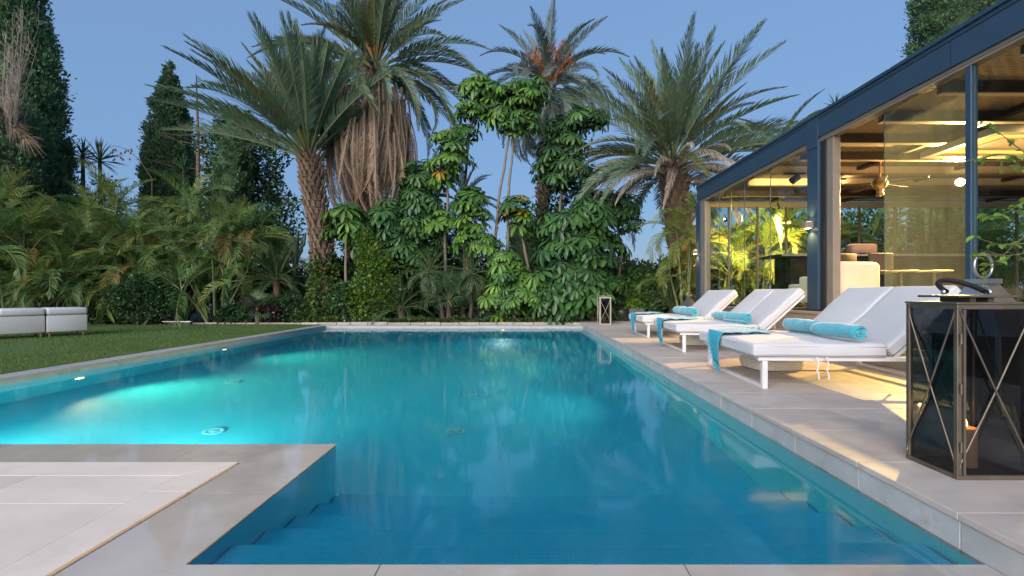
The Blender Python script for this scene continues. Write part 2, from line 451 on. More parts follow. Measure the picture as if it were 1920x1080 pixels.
# ground sheet, open where the pool and the platforms are
hx0, hx1, hy0, hy1 = -6.3, 1.95, -2.5, 14.2
B = 900
g = MB()
for (x0, x1, y0, y1) in ((-B, B, hy1, B), (-B, B, -B, hy0), (-B, hx0, hy0, hy1), (hx1, B, hy0, hy1)):
    g.add([(x0,y0,-.16),(x1,y0,-.16),(x1,y1,-.16),(x0,y1,-.16)], [(0,1,2,3)])
struct(g.build('ground', M['soil']))
g = MB()
gx = np.linspace(-40, -6.262, 60); gy = np.linspace(-4, 14.62, 40)
vv = [(x, y, -.085 + .012*math.sin(x*1.7+y*.9)*math.sin(y*1.3)*min(1, (-6.3-x)/1.0)) for y in gy for x in gx]
ff = [(j*60+i, j*60+i+1, (j+1)*60+i+1, (j+1)*60+i) for j in range(39) for i in range(59)]
struct(g.add(vv, ff).build('lawn', M['lawn'], smooth=True))
# turf blades
n = 120000
bx = -6.27 - rng.random(n)**1.3*12.0; by = 4.0 + rng.random(n)*10.6
keep = (bx > (0-CX-40)/F*by)
bx, by = bx[keep], by[keep]; n = len(bx)
a = rng.random(n)*2*np.pi; h = .018 + .022*rng.random(n); w = .0035 + .003*rng.random(n)
lean = rng.normal(0, .014, (n, 2))
z0 = -.092
V = np.zeros((n, 3, 3))
V[:,0] = np.stack([bx-np.cos(a)*w, by-np.sin(a)*w, np.full(n, z0)], 1)
V[:,1] = np.stack([bx+np.cos(a)*w, by+np.sin(a)*w, np.full(n, z0)], 1)
V[:,2] = np.stack([bx+lean[:,0], by+lean[:,1], z0+.012+h], 1)
o = ob('grass', np_mesh('grass', V.reshape(-1,3), np.arange(n*3).reshape(-1,3), M['grass']))
tag(o, 'short green turf blades covering the lawn beside the pool', 'grass', kind='stuff')

# pool basin: floor falling away from the steps, walls
def floor_z(y): 
    t = min(1, max(0, (y-3.3)/8.5)); return WZ - 1.07 - .75*t
g = MB()
ys = [SY, 3.3, 5, 7, 9, 11.8, YF]
for i in range(len(ys)-1):
    y0, y1 = ys[i], ys[i+1]; z0, z1 = floor_z(y0), floor_z(y1)
    xl0 = PX if y1 <= 3.3 else XL
    g.add([(xl0,y0,z0),(XR,y0,z0),(XR,y1,z1),(xl0,y1,z1)], [(0,1,2,3)])
    g.add([(XR,y0,z0),(XR,y1,z1),(XR,y1,WZ-.04),(XR,y0,WZ-.04)], [(3,2,1,0)])
    if xl0 == XL: g.add([(XL,y0,z0),(XL,y1,z1),(XL,y1,WZ-.03),(XL,y0,WZ-.03)], [(0,1,2,3)])
zf = floor_z(YF)
g.add([(XL,YF,zf),(XR,YF,zf),(XR,YF,WZ-.03),(XL,YF,WZ-.03)], [(0,1,2,3)])
z3 = floor_z(3.3)
g.add([(XL,PY,z3),(PX,PY,z3),(PX,PY,WZ-.01),(XL,PY,WZ-.01)], [(3,2,1,0)])
g.add([(XL,PY,z3),(XL,3.3,z3),(PX,3.3,z3),(PX,PY,z3)], [(0,1,2,3)])
g.add([(XL,PY,z3),(XL,3.3,z3),(XL,3.3,WZ-.03),(XL,PY,WZ-.03)], [(0,1,2,3)])
g.add([(PX,SY,z3),(PX,PY,z3),(PX,PY,WZ-.01),(PX,SY,WZ-.01)], [(0,1,2,3)])
g.add([(PX,SY,z3),(XR,SY,z3),(XR,SY,WZ-.01),(PX,SY,WZ-.01)], [(3,2,1,0)])
basin = struct(g.build('pool_basin', M['mosaic']))
for k in range(5):
    z = WZ - .168 - .178*k
    y1 = SY + .29*(k+1)
    s = MB().box(PX+.004, XR-.004, SY+.004, y1, z3-.05 if k == 4 else z-.176, z, bev=.012)
    s.build('step', M['mosaic'], basin)
g = MB()
g.add([(PX,SY,WZ),(XR,SY,WZ),(XR,PY,WZ),(PX,PY,WZ),(XR,YF,WZ),(XL,YF,WZ),(XL,PY,WZ)], [(0,1,2,3),(6,3,2,4,5)])
struct(g.build('water', M['water']))
# round floor inlets and wall lamps
def disc(name, c, nrm, r, lamp=None):
    g = MB()
    rot = Vector((0,0,1)).rotation_difference(Vector(nrm)).to_euler()
    g.lathe([(r*.55,.004),(r*.62,.012),(r*.9,.016),(r,.008),(r,0)], 20, 0)
    return g.build(name, M['uwring'], None, True, c, rot)
inlets = [(-3.05,4.55), (-.70,4.75), (-.72,6.25), (-.70,7.9), (-.66,9.8), (-4.25,6.75)]
INL = ['white round inlet on the pool floor, nearest the platform edge on the lawn side',
       'white round inlet on the pool floor, nearest the pool steps',
       'second white floor inlet from the steps along the pool centre line',
       'third white floor inlet from the steps along the pool centre line',
       'farthest white floor inlet along the pool centre line',
       'white round inlet on the pool floor in the beam of the first lawn-side lamp']
for (x, y), lb in zip(inlets, INL):
    o = disc('floor_inlet', (x, y, floor_z(y)+.004), (0,0,1), .10)
    MB().lathe([(.045,0),(.045,.012),(.02,.018)], 12).build('plug', M['uwring'], o, loc=(0,0,.003))
    tag(o, lb, 'pool inlet', 'floor inlets of the pool')
def pool_lamp(c, nrm, label, power, tilt=7, col_=(1,.80,.42), spot=True, lens='uwlamp', size=128):
    o = disc('pool_lamp', c, nrm, .12)
    tag(o, label, 'pool lamp', 'underwater lamps')
    MB().lathe([(.062,.010),(.05,.022),(.02,.028),(.0005,.03)], 16, cap=False).build('lens', M[lens], o)
    if power:
        l = bpy.data.lights.new('pool_lamp_light', 'SPOT' if spot else 'POINT'); l.energy = power; l.color = col_; l.shadow_soft_size = .05; l.cycles.use_multiple_importance_sampling = False
        if spot: l.spot_size = R(size); l.spot_blend = .9
        lo = bpy.data.objects.new('lamp_light', l); col.objects.link(lo)
        d = Vector(nrm); d.z += math.tan(R(tilt)); 
        lo.location = Vector(c) + Vector(nrm)*.07
        lo.rotation_euler = d.to_track_quat('-Z', 'Y').to_euler()
pool_lamp((XL+.002, 6.2, WZ-.62), (1,0,0), 'lit underwater lamp low on the lawn-side pool wall, nearer of the two', 120)
pool_lamp((XL+.002, 9.2, WZ-.62), (1,0,0), 'lit underwater lamp on the lawn-side pool wall, farther of the two', 115)
pool_lamp((XR-.002, 5.75, WZ-.30), (-1,0,0), 'round underwater lamp in the terrace-side pool wall beside the nearest lounger', 28, lens='uwring', col_=(.9,1,.75), tilt=6)
pool_lamp((XR-.002, 8.2, WZ-.30), (-1,0,0), 'round underwater lamp in the terrace-side pool wall beside the middle lounger', 26, lens='uwring', col_=(.9,1,.75), tilt=6)
pool_lamp((-4.4, PY+.002, WZ-.55), (0,1,0), 'added underwater lamp in the platform wall farther from the steps', 50, col_=(.8,1,.8), tilt=4)  # both platform-wall lamps are added, out of view, to lift the water's glow
pool_lamp((-3.0, PY+.002, WZ-.55), (0,1,0), 'added underwater lamp in the platform wall nearer the steps', 60, col_=(.8,1,.8), tilt=4)
pool_lamp((-.6, YF-.002, WZ-.6), (0,-1,0), 'added underwater lamp in the far pool wall facing the steps', 45, col_=(.75,1,.9), tilt=6)  # added lamp, brightens the water from the far end

# platform in the near corner: wet overflow coping, slot, pale slabs
GAP = .004
def slab(poly, z0, z1, mat, parent, name='slab', shrink=GAP):
    c = Vector((sum(p[0] for p in poly)/len(poly), sum(p[1] for p in poly)/len(poly)))
    q = []
    n_ = len(poly)
    for i in range(n_):     # inset every edge by the joint
        p0, p1, p2 = Vector(poly[i-1]), Vector(poly[i]), Vector(poly[(i+1) % n_])
        e1 = (p1-p0).normalized(); e2 = (p2-p1).normalized()
        n1 = Vector((-e1.y, e1.x)); n2 = Vector((-e2.y, e2.x))
        bis = (n1+n2); bis /= max(.3, bis.dot(n1))
        q.append(p1 + bis*shrink)
    ch = .001
    q2 = []
    for p in q: q2.append(p + (c-p).normalized()*ch)
    m = MB()
    nq = len(q)
    v = [(p.x,p.y,z0) for p in q] + [(p.x,p.y,z1-ch) for p in q] + [(p.x,p.y,z1) for p in q2]
    f = [tuple(range(nq-1,-1,-1)), tuple(range(2*nq, 3*nq))]
    for k in range(2): f += [(k*nq+i, k*nq+(i+1) % nq, (k+1)*nq+(i+1) % nq, (k+1)*nq+i) for i in range(nq)]
    return m.add(v, f).build(name, M[mat], parent)
g = MB()
g.box(hx0, PX-.03, hy0, PY-.03, -1.6, WZ-.035); g.box(PX-.03, hx1-.1, hy0, SY-.03, -1.6, WZ-.037)
CW = .44; ZC = WZ + .005
xi, yi = PX-CW, PY-.345
ZG = WZ+.012-.0045
g.box(hx0, xi-.022, hy0, yi-.022, WZ-.034, ZG); g.box(xi-.0219, hx1-.15, hy0, 1.395, WZ-.034, ZG+.0001)     # grout between the dry slabs
g.box(hx0, PX-.008, yi+.008, PY-.008, WZ-.034, ZC-.003); g.box(xi+.008, PX-.008, 1.43, yi+.0079, WZ-.034, ZC-.0031); g.box(PX-.0079, 1.775, 1.43, SY-.008, WZ-.034, ZC-.0032)
plat = struct(g.build('pool_platform', M['mortar']))
cuts = [hx0, -4.9, -3.55, -2.2]
for i in range(len(cuts)):
    x0 = cuts[i]
    if i < len(cuts)-1: slab([(x0,yi),(cuts[i+1],yi),(cuts[i+1],PY),(x0,PY)], WZ-.03, ZC, 'wet', plat, 'coping_stone', .0025)
    else: slab([(x0,yi),(xi,yi),(PX,PY),(x0,PY)], WZ-.03, ZC, 'wet', plat, 'coping_stone', .0025)
slab([(xi,yi),(xi,2.42),(PX,2.42),(PX,PY)][::-1], WZ-.03, ZC, 'wet', plat, 'coping_stone', .0025)
slab([(xi,1.42),(PX,SY),(PX,2.42),(xi,2.42)], WZ-.03, ZC, 'wet', plat, 'coping_stone', .0025)
slab([(xi,1.42),(-.55,1.42),(-.55,SY),(PX,SY)], WZ-.03, ZC, 'wet', plat, 'coping_stone', .0025)
for x0, x1 in ((-.55,.62),(.62,1.785)):
    slab([(x0,1.42),(x1,1.42),(x1,SY),(x0,SY)], WZ-.03, ZC, 'wet', plat, 'coping_stone', .0025)
# dry slabs behind the overflow slot
so = .016; xb, yb = xi-so, yi-so; bw = .21
ZD = WZ + .012
slab([(hx0,yb-bw),(-3.4,yb-bw),(-3.4,yb),(hx0,yb)], WZ-.03, ZD, 'dry', plat, 'border_slab', .0015)
slab([(-3.4,yb-bw),(xb-bw,yb-bw),(xb,yb),(-3.4,yb)], WZ-.03, ZD, 'dry', plat, 'border_slab', .0015)
for (y0, y1, a0, a1) in ((2.42, yb, 0, -bw), (1.3, 2.42, 0, 0), (.2, 1.3, 0, 0), (-1.2, .2, 0, 0)):
    slab([(xb-bw,y0),(xb,y0),(xb,y1),(xb-bw,y1+a1)], WZ-.03, ZD, 'dry', plat, 'border_slab', .0015)
xs = [xb-bw, -2.78, -3.58, -4.38, -5.2, hx0]; yy = [yb-bw, 2.28, 1.5, .7, -.1, -.9, -2.4]
for i in range(5):
    for j in range(6):
        slab([(xs[i+1],yy[j+1]),(xs[i],yy[j+1]),(xs[i],yy[j]),(xs[i+1],yy[j])], WZ-.03, ZD-.001, 'dry', plat, 'paving_slab', .0018)
for i in range(4):
    slab([(PX-.4+i*.87,.3),(PX-.4+(i+1)*.87,.3),(PX-.4+(i+1)*.87,1.40),(PX-.4+i*.87,1.40)], WZ-.03, ZD, 'dry', plat, 'paving_slab', .0015)

# lawn-side and far coping
g = MB(); g.box(XL-.285, XL-.003, PY-.0, YF+.29, -1.6, -.110); g.box(XL-.003, XR, YF+.003, YF+.29, -1.6, -.111)
rim = struct(g.build('pool_rim', M['facing']))
ycut = np.linspace(PY, YF, 13)
for i in range(12):
    x0, x1, y0, y1 = XL-.285, XL+.01, ycut[i], ycut[i+1]
    if i == 11: slab([(x0,y0),(x1,y0),(x1,y1),(x0,YF+.285)], -.112, -.072, 'coping', rim, 'coping_stone', .002)
    else: slab([(x0,y0),(x1,y0),(x1,y1),(x0,y1)], -.112, -.072, 'coping', rim, 'coping_stone', .002)
xcut = np.linspace(XL, XR, 10)
for i in range(9):
    x0 = xcut[i]-(.285 if i == 0 else 0)
    slab([(xcut[i],YF-.01),(xcut[i+1],YF-.01),(xcut[i+1],YF+.285),(x0,YF+.285)], -.112, -.072, 'coping', rim, 'coping_stone', .002)
# vertical rim facing under the coping
ed = thing('garden_edging', 'low pinkish stone edging along the planting bed behind the pool', 'kerb')
x = -6.9
while x < 1.7:
    l = .42 + rnd.random()*.3
    s = MB().box(0, l-.012, 0, .13, -.16, -.012+rnd.random()*.02, bev=.012)
    s.build('edging_stone', M['edging'], ed, loc=(x, 14.34+rnd.random()*.02, 0), rot=(0,0,rnd.uniform(-.012,.012)))
    x += l
x = -6.9
while x > -11.5:
    l = .5 + rnd.random()*.3; x -= l
    s = MB().box(0, l-.012, 0, .10, -.16, -.045+rnd.random()*.012, bev=.012)
    s.build('edging_stone', M['edging'], ed, loc=(x, 14.66+(-x-6.9)*.02, 0))

# terrace
TY0, TY1, TX1 = -1.5, 15.9, 4.84
g = MB(); g.box(XR+.035, TX1, TY0, TY1, -1.7, -.0045)
terr = struct(g.build('terrace', M['mortar']))
MOD = .573
me_tile = None
j0 = 4.754
ylines = [j0 + MOD*k for k in range(-10, 20) if TY0 < j0+MOD*k < TY1]
xl_ = [XR-.012, 2.37, 2.945, 3.52, 4.095, TX1]
tiles = {}
for j in range(len(ylines)-1):
    for i in range(5):
        w_ = xl_[i+1]-xl_[i]-.0035
        if i not in tiles:
            tiles[i] = MB().box(-w_/2, w_/2, -(MOD-.0035)/2, (MOD-.0035)/2, -.03, 0, bev=.0025).mesh('tile', M['tile'])
        ob('tile', tiles[i], terr, ((xl_[i]+xl_[i+1])/2, (ylines[j]+ylines[j+1])/2, rnd.uniform(-.0007,.0007)))
me_f = MB().box(-.014, .014, -(MOD-.004)/2, (MOD-.004)/2, WZ-.06, -.033, bev=.002).mesh('facing_slab', M['facing'])
for j in range(len(ylines)-1):
    if ylines[j] > .8: ob('facing_slab', me_f, terr, (XR+.014, (ylines[j]+ylines[j+1])/2, 0))
# far end riser of the terrace
MB().box(XR+.0, TX1, TY1, TY1+.03, -.16, -.0315).build('facing_slab', M['facing'], terr)

# ------------------------------------------------------------------ glass pavilion
XF = 5.0; FZ = .60; RB, RT = 3.46, 3.86; YE = 12.9; XE = 14.6; YN = 1.2
pav = thing('glass_pavilion', 'navy framed glass pavilion lit from inside beside the pool terrace', 'pavilion', (XF, YE, 0))
def pb(name, mat, *boxes, bev=0.0, parent=None, smooth=False):
    g = MB()
    for b_ in boxes: g.box(b_[0]-XF, b_[1]-XF, b_[2]-YE, b_[3]-YE, b_[4], b_[5], bev=bev)
    return g.build(name, M[mat], parent or pav, smooth)
pb('plinth', 'plinth', (4.86, XE, YN, YE+.1, -.1, FZ-.05))
pb('floor_slab', 'floor_in', (4.83, XE, YN, YE+.12, FZ-.048, FZ), bev=.006)
pb('entry_step', 'plinth', (4.42, 4.83, 4.4, 7.6, .003, .30), bev=.006)
# roof edge beam with stepped profile
rbm = pb('roof_beam', 'navy', (XF-.09, XF+.12, YN, YE+.14, RB+.04, RT))
pb('beam_lip', 'navy', (XF-.115, XF+.15, YN, YE+.165, RT+.002, RT+.045), parent=rbm)
pb('beam_groove', 'blackm', (XF-.096, XF-.091, YN, YE+.13, RT-.06, RT-.05), parent=rbm)
pb('beam_soffit', 'taupe', (XF-.06, XF+.11, YN, YE+.1, RB, RB+.038), parent=rbm)
for dx in (-.045, -.015, .015, .045, .075):
    pb('track', 'taupe', (XF+dx-.006, XF+dx+.006, YN, YE-.1, RB-.03, RB-.001), parent=rbm)
for yq in (10.4, 5.3): pb('seam', 'blackm', (XF-.0915, XF-.0895, yq-.004, yq+.004, RB+.05, RT-.065), parent=rbm)
erb = pb('roof_beam', 'navy', (XF+.121, XE, YE-.06, YE+.14, RB+.04, RT))
for yc in (12.98, 7.84, 2.75):
    p = pb('post', 'navy', (XF-.085, XF+.10, yc-.15, yc+.15, .0, RB-.001), bev=.006)
pb('post_cover', 'navy', (XF-.10, XF-.088, 7.69, 7.99, RB-.1, RT-.01))
pb('jamb', 'taupe', (XF-.06, XF+.10, 12.55, 12.82, FZ, RB-.031), bev=.004)
pb('jamb', 'taupe', (XF-.03, XF+.09, 7.40, 7.56, FZ, RB-.031), bev=.004)
pb('jamb', 'blackm', (XF-.05, XF+.09, 7.57, 7.68, FZ, RB-.031))  # solid black strip stands in for the dark slot beside the post
pb('stile', 'navy', (XF-.05, XF+.03, 5.10, 5.17, FZ, RB-.031), bev=.004)
pb('sill_track', 'blackm', (XF-.09, XF+.12, YN, YE, FZ+.001, FZ+.03))
# panes in the first bay, dusty sliding pane, third bay
def pane(name, mat, y0, y1, x=XF, z0=FZ+.03, z1=RB-.032, edges=True):
    p = pb(name, mat, (x-.005, x+.005, y0, y1, z0, z1))
    if edges:
        pb('edge', 'edge', (x-.0055, x+.0055, y0-.004, y0-.0005, z0, z1), parent=p)
        pb('edge', 'edge', (x-.0055, x+.0055, y1+.0005, y1+.004, z0, z1), parent=p)
    return p
yp = [12.55, 11.75, 11.08, 10.42, 9.33, 8.0]
for i in range(5): pane('glass_pane', 'glass', yp[i+1]+.006, yp[i]-.006)
dp = pane('glass_pane', 'dusty', 5.18, 6.42, XF+.03); dp['label'] = 'dusty smeared sliding glass pane catching the lamp light'
pane('glass_pane', 'glass', 2.95, 5.09, XF-.015)
# end wall facing the camera: cream lintel, mullions, glass
pb('lintel', 'cream', (XF+.11, XE, YE-.05, YE+.05, 3.30, RB-.002))
mul = [5.75, 6.55, 7.35, 8.4, 9.4, 10.4, 11.4, 12.6, 13.8]
for x in mul: pb('mullion', 'taupe', (x-.022, x+.022, YE-.025, YE+.025, FZ, 3.299))
ex = [XF+.11] + mul + [XE]
for i in range(len(ex)-1):
    pb('glass_pane', 'glass', (ex[i]+.03, ex[i+1]-.03, YE-.004, YE+.004, FZ, 3.298))
pb('back_wall', 'brown', (XE-.002, XE+.12, YN, YE, -.1, RT))
pb('corner_post', 'navy', (XE-.15, XE+.13, YE-.0, YE+.2, 0, RT-.01))
# ceiling beams across, purlins, perforated louvres above
for k, yb_ in enumerate((2.7, 3.7, 4.7, 5.66, 6.6, 7.54, 8.5, 9.5, 10.5, 11.7)):
    cr = k in (7, 8)
    pb('ceiling_beam', 'cream' if cr else 'brown', (XF+.12, XE, yb_-.02, yb_+.05, 3.36, 3.36+(.19 if cr else .23)))
    pb('beam_trim', 'taupe', (XF+.12, XE, yb_-.035, yb_+.065, 3.345, 3.359))
ylv = [1.25, 2.7, 3.7, 4.7, 5.66, 6.6, 7.54, 8.5, 9.5, 10.5, 11.7, 12.83]
for i in range(len(ylv)-1):
    pb('louvre', 'perf', (XF+.12, XE, ylv[i]+.055, ylv[i+1]-.03, 3.505, 3.517))
for x in (6.9, 8.9, 10.9, 12.9):
    pb('purlin', 'brown', (x-.05, x+.05, YN, YE-.08, 3.43, 3.50))
# suspended ceiling light raft
raft = thing('ceiling_light_raft', 'suspended cream ceiling raft with glowing amber light panel', 'ceiling light', (6.54, 6.35, 3.12))
MB().box(0, 3.4, 0, .12, 0, .10).box(0, 3.4, 1.13, 1.25, 0, .10).box(0, .12, .121, 1.129, 0, .10).box(3.28, 3.4, .121, 1.129, 0, .10).build('frame', M['cream'], raft)
MB().box(.121, 3.279, .121, 1.129, .05, .06).build('light_panel', M['coffer'], raft)
MB().box(.121, 3.279, .121, 1.129, .062, .099).build('backing', M['brown'], raft)
MB().box(.4, 3.0, .35, .9, .025, .045).build('inner_panel', M['cream'], raft)
for x in (.3, 3.1): MB().box(x, x+.02, .6, .62, .061, .24).build('hanger', M['brown'], raft)

def light(name, kind, loc, energy, color, size=.05, parent=None, aim=None, spot=None, blend=.6):
    l = bpy.data.lights.new(name, kind); l.energy = energy; l.color = color
    l.shadow_soft_size = size
    if kind == 'SPOT': l.spot_size = R(spot); l.spot_blend = blend
    o = bpy.data.objects.new(name, l); col.objects.link(o); o.location = loc
    if aim is not None: o.rotation_euler = (Vector(aim)-Vector(loc)).to_track_quat('-Z', 'Y').to_euler()
    return o
WARM = (1, .60, .20)
def spot_fixture(loc, label, aim, energy, spread_=105, k=1.0):
    t = thing('spot_lamp', label, 'spot lamp', loc, group='spot lamps of the pavilion')
    d = (Vector(aim)-Vector(loc)).normalized()
    q = d.to_track_quat('-Z', 'Y').to_euler()
    MB().lathe([(.03*k,.10*k),(.055*k,.09*k),(.06*k,.0),(.052*k,-.004),(.05*k,.03*k)], 16, cap=False).build('lamp_head', M['blackm'], t, True, rot=q)
    MB().lathe([(.0005,.006),(.03*k,.004),(.047*k,.02*k)], 14, cap=False).build('bulb', M['warm'], t, True, rot=q)
    MB().tube([(0,0,.03), tuple(-d*.07 + Vector((0,0,.12)))], .01, 6).build('bracket', M['blackm'], t)
    light('spot_lamp_light', 'SPOT', Vector(loc)+d*.03, energy, WARM, .05, aim=aim, spot=spread_, blend=.5)
    return t
l1 = P(1360, 413, 13.12); l2 = P(1473, 415, 13.12); l3 = P(1800, 342, 9.0)
spot_fixture(l1, 'bright starry lamp in the end glazing nearest the corner post', (7.7, 15.8, 1.7), 620, 84)
spot_fixture(l2, 'bright starry lamp in the end glazing above the bar', (8.4, 16.0, 1.8), 620, 120)
spot_fixture(l3, 'glaring lamp shining through the dusty glass pane', (3.6, 4.5, .3), 1200, 110, 1.5)
for p_, lb in ((P(1490, 336, 9.45), 'black track spotlight under the cream ceiling beam over the lounger with two backs'), (P(1566, 346, 9.45), 'black track spotlight partly behind the taupe door jamb')):
    t = thing('track_spotlight', lb, 'spotlight', p_, group='track spotlights')
    MB().lathe([(.02,.11),(.07,.09),(.075,-.08),(.06,-.085)], 14).build('lamp_head', M['blackm'], t, True, rot=(R(60),0,R(30)))
    MB().tube([(0,0,0),(0,0,.10)], .012, 6).build('stem', M['blackm'], t)
    MB().box(-.22, .22, -.02, .02, .10, .13).build('track', M['blackm'], t)
    light('track_spotlight_light', 'SPOT', p_+Vector((0,.16,-.02)), 38, WARM, .04, aim=p_+Vector((.3,3,.12)), spot=85, blend=.8)
# downlights added to give the room its general warm glow
for x, y in ((7.2, 10.3), (9.6, 8.6), (7.4, 6.2), (10.5, 5.0)):
    t = thing('downlight', 'added recessed downlight in the ceiling over %s' % {7.2: 'the bar end', 9.6: 'the round tables', 7.4: 'the cream armchair', 10.5: 'the rear lounge'}[x], 'downlight', (x, y, 3.325), group='added recessed downlights')
    MB().lathe([(.07,.02),(.075,0),(.055,-.004),(.05,.012)], 16, cap=False).build('ring', M['cream'], t, True)
    MB().lathe([(.0005,.010),(.05,.010)], 14, cap=False).build('bulb', M['warm'], t)
    light('downlight_fill_light', 'SPOT', (x, y, 3.30), 42, WARM, .06, aim=(x, y, 0), spot=165, blend=.4)
def sconce(loc, label, e):
    t = thing('wall_sconce', label, 'wall lamp', loc, group='box wall lamps on the posts')
    MB().box(-.14, 0, -.055, .055, -.055, .055, bev=.005).build('housing', M['taupe'], t)
    for s in (-1, 1): MB().box(-.11, -.03, -.04, .04, s*.056-.0015, s*.056+.0015).build('lens', M['warm_dim'], t)
    light('sconce_light', 'SPOT', Vector(loc)+Vector((-.07,0,-.062)), e, WARM, .03, aim=Vector(loc)+Vector((-.07,0,-2)), spot=120, blend=.7)
    light('sconce_light', 'SPOT', Vector(loc)+Vector((-.07,0,.062)), e*.5, WARM, .03, aim=Vector(loc)+Vector((-.07,0,2)), spot=100, blend=.7)
sconce((XF-.0855, 7.86, 2.06), 'box wall lamp on the middle navy post', 10)
sconce((XF-.0855, 13.0, 2.06), 'box wall lamp on the farthest navy post', 8)
# ceiling fan
fan = thing('ceiling_fan', 'brass ceiling fan with dark blades behind the sliding glass', 'ceiling fan', P(1650, 345, 8.6))
MB().tube([(0,0,.05),(0,0,.42)], .018, 8).build('rod', M['brass'], fan)
MB().lathe([(.03,.12),(.10,.09),(.13,.02),(.11,-.05),(.06,-.09),(.05,-.16),(.07,-.20),(.02,-.24)], 18).build('motor', M['brass'], fan, True)
for k in range(5):
    bl = MB().box(.16, .70, -.065, .065, -.006, .006, bev=.005)
    bl.build('blade', M['brown'], fan, rot=(R(12), 0, k*2*math.pi/5+.35))
# bar
bar = thing('bar_counter', 'black bar counter with overhanging top inside the pavilion', 'bar', (5.55, 9.9, FZ))
MB().box(.18, 4.3, .0, .62, 0, 1.08).build('cabinet', M['black'], bar)
MB().box(-.12, 4.5, -.22, .72, 1.081, 1.13, bev=.006).build('counter_top', M['blackm'], bar)
MB().box(-.13, 4.5, -.235, -.222, 1.082, 1.129).build('edge_trim', M['steel'], bar)
for k in range(3):
    MB().box(.55+k*.001, 1.35, -.012, -.001, .3+.25*k, .50+.25*k).build('fridge_panel', M['leather'], bar)
MB().tube([(.62,-.03,.58),(.62,-.03,.75)], .008, 6).build('handle', M['steel'], bar)
MB().box(.66, 1.32, -.02, -.013, .52, .545).build('shelf_edge', M['steel'], bar)
def stool(loc, rz, label):
    t = thing('bar_stool', label, 'bar stool', loc, rz, 'bar stools at the counter')
    MB().box(-.22,.22,-.21,.21,.66,.73,bev=.03,seg=2).build('seat', M['taupe_seat'], t, True)
    MB().box(-.21,.21,-.26,-.20,.73,1.05,bev=.025,seg=2).build('backrest', M['taupe_seat'], t, True)
    MB().lathe([(.21,0),(.21,.015),(.03,.03),(.025,.66)], 16).build('pedestal', M['steel'], t, True)
stool(P(1568,550,8.9)+Vector((0,0,FZ-.9)), .1, 'brown bar stool half hidden by the taupe jamb')
stool(P(1636,550,8.8)+Vector((0,0,FZ-.9)), -.1, 'brown bar stool under the rose speaker')
sp = thing('table_speaker', 'rose cloth speaker standing on the bar counter', 'speaker', P(1616, 473, 10.0) - Vector((0,0,0)))
sp.location.z = FZ+1.131
MB().box(-.28,.28,-.10,.10,.0,.24,bev=.05,seg=3).build('body', M['speaker'], sp, True)
MB().box(-.14,.14,-.112,-.101,.0,.04).build('control_panel', M['black'], sp)
ac = thing('armchair', 'cream upholstered armchair with rounded back near the open door', 'armchair', (5.55, 7.75, FZ), R(8))
MB().box(-.35,.45,-.10,.10,.25,.83,bev=.095,seg=4).build('backrest', M['seat_cream'], ac, True)
MB().box(-.34,.44,.07,.75,.18,.42,bev=.05,seg=3).build('seat', M['seat_cream'], ac, True)
for s in (-.37, .40): MB().box(s-.05,s+.05,.0,.75,.12,.6,bev=.04,seg=2).build('armrest', M['seat_cream'], ac, True)
for x in (-.3,.4):
    for y in (0,.7): MB().box(x-.02,x+.02,y-.02,y+.02,0,.19).build('leg', M['wood'], ac)
bn = thing('cross_leg_bench', 'white cushioned bench on crossed metal legs behind the first glazing', 'bench', (5.42, 9.25, FZ))
MB().box(0,1.15,-.2,.2,.34,.48,bev=.03,seg=2).build('cushion', M['seat_cream'], bn, True)
for y in (-.17,.17):
    MB().tube([(.3,y,0),(.85,y,.34)],.014,6).tube([(.3,y,.34),(.85,y,0)],.014,6).build('leg', M['cream'], bn)
for px, lb in ((1690,'small pedestal table seen through the dusty pane, nearer the jamb'),(1752,'small pedestal table seen through the dusty pane, nearer the slim stile')):
    t = thing('pedestal_table', lb, 'table', P(px,550,8.6)+Vector((0,0,FZ-.9)), group='pedestal tables')
    MB().lathe([(.26,.70),(.27,.705),(.27,.72),(.26,.725)],20).build('table_top', M['cream'], t)
    MB().lathe([(.2,0),(.2,.015),(.025,.03),(.02,.70)],14).build('pedestal', M['steel'], t, True)
ls = thing('lounge_sofa', 'cream low sofa with pale green cushion behind the third bay', 'sofa', (5.45, 4.55, FZ))
MB().box(0,2.2,-.4,.4,.08,.32,bev=.05,seg=2).build('seat', M['seat_cream'], ls, True)
MB().box(0,2.2,.30,.46,.321,.40,bev=.04,seg=2).build('backrest', M['seat_cream'], ls, True)
for x in (.1,2.1): MB().box(x-.03,x+.03,-.3,.3,0,.081).build('leg', M['wood'], ls)

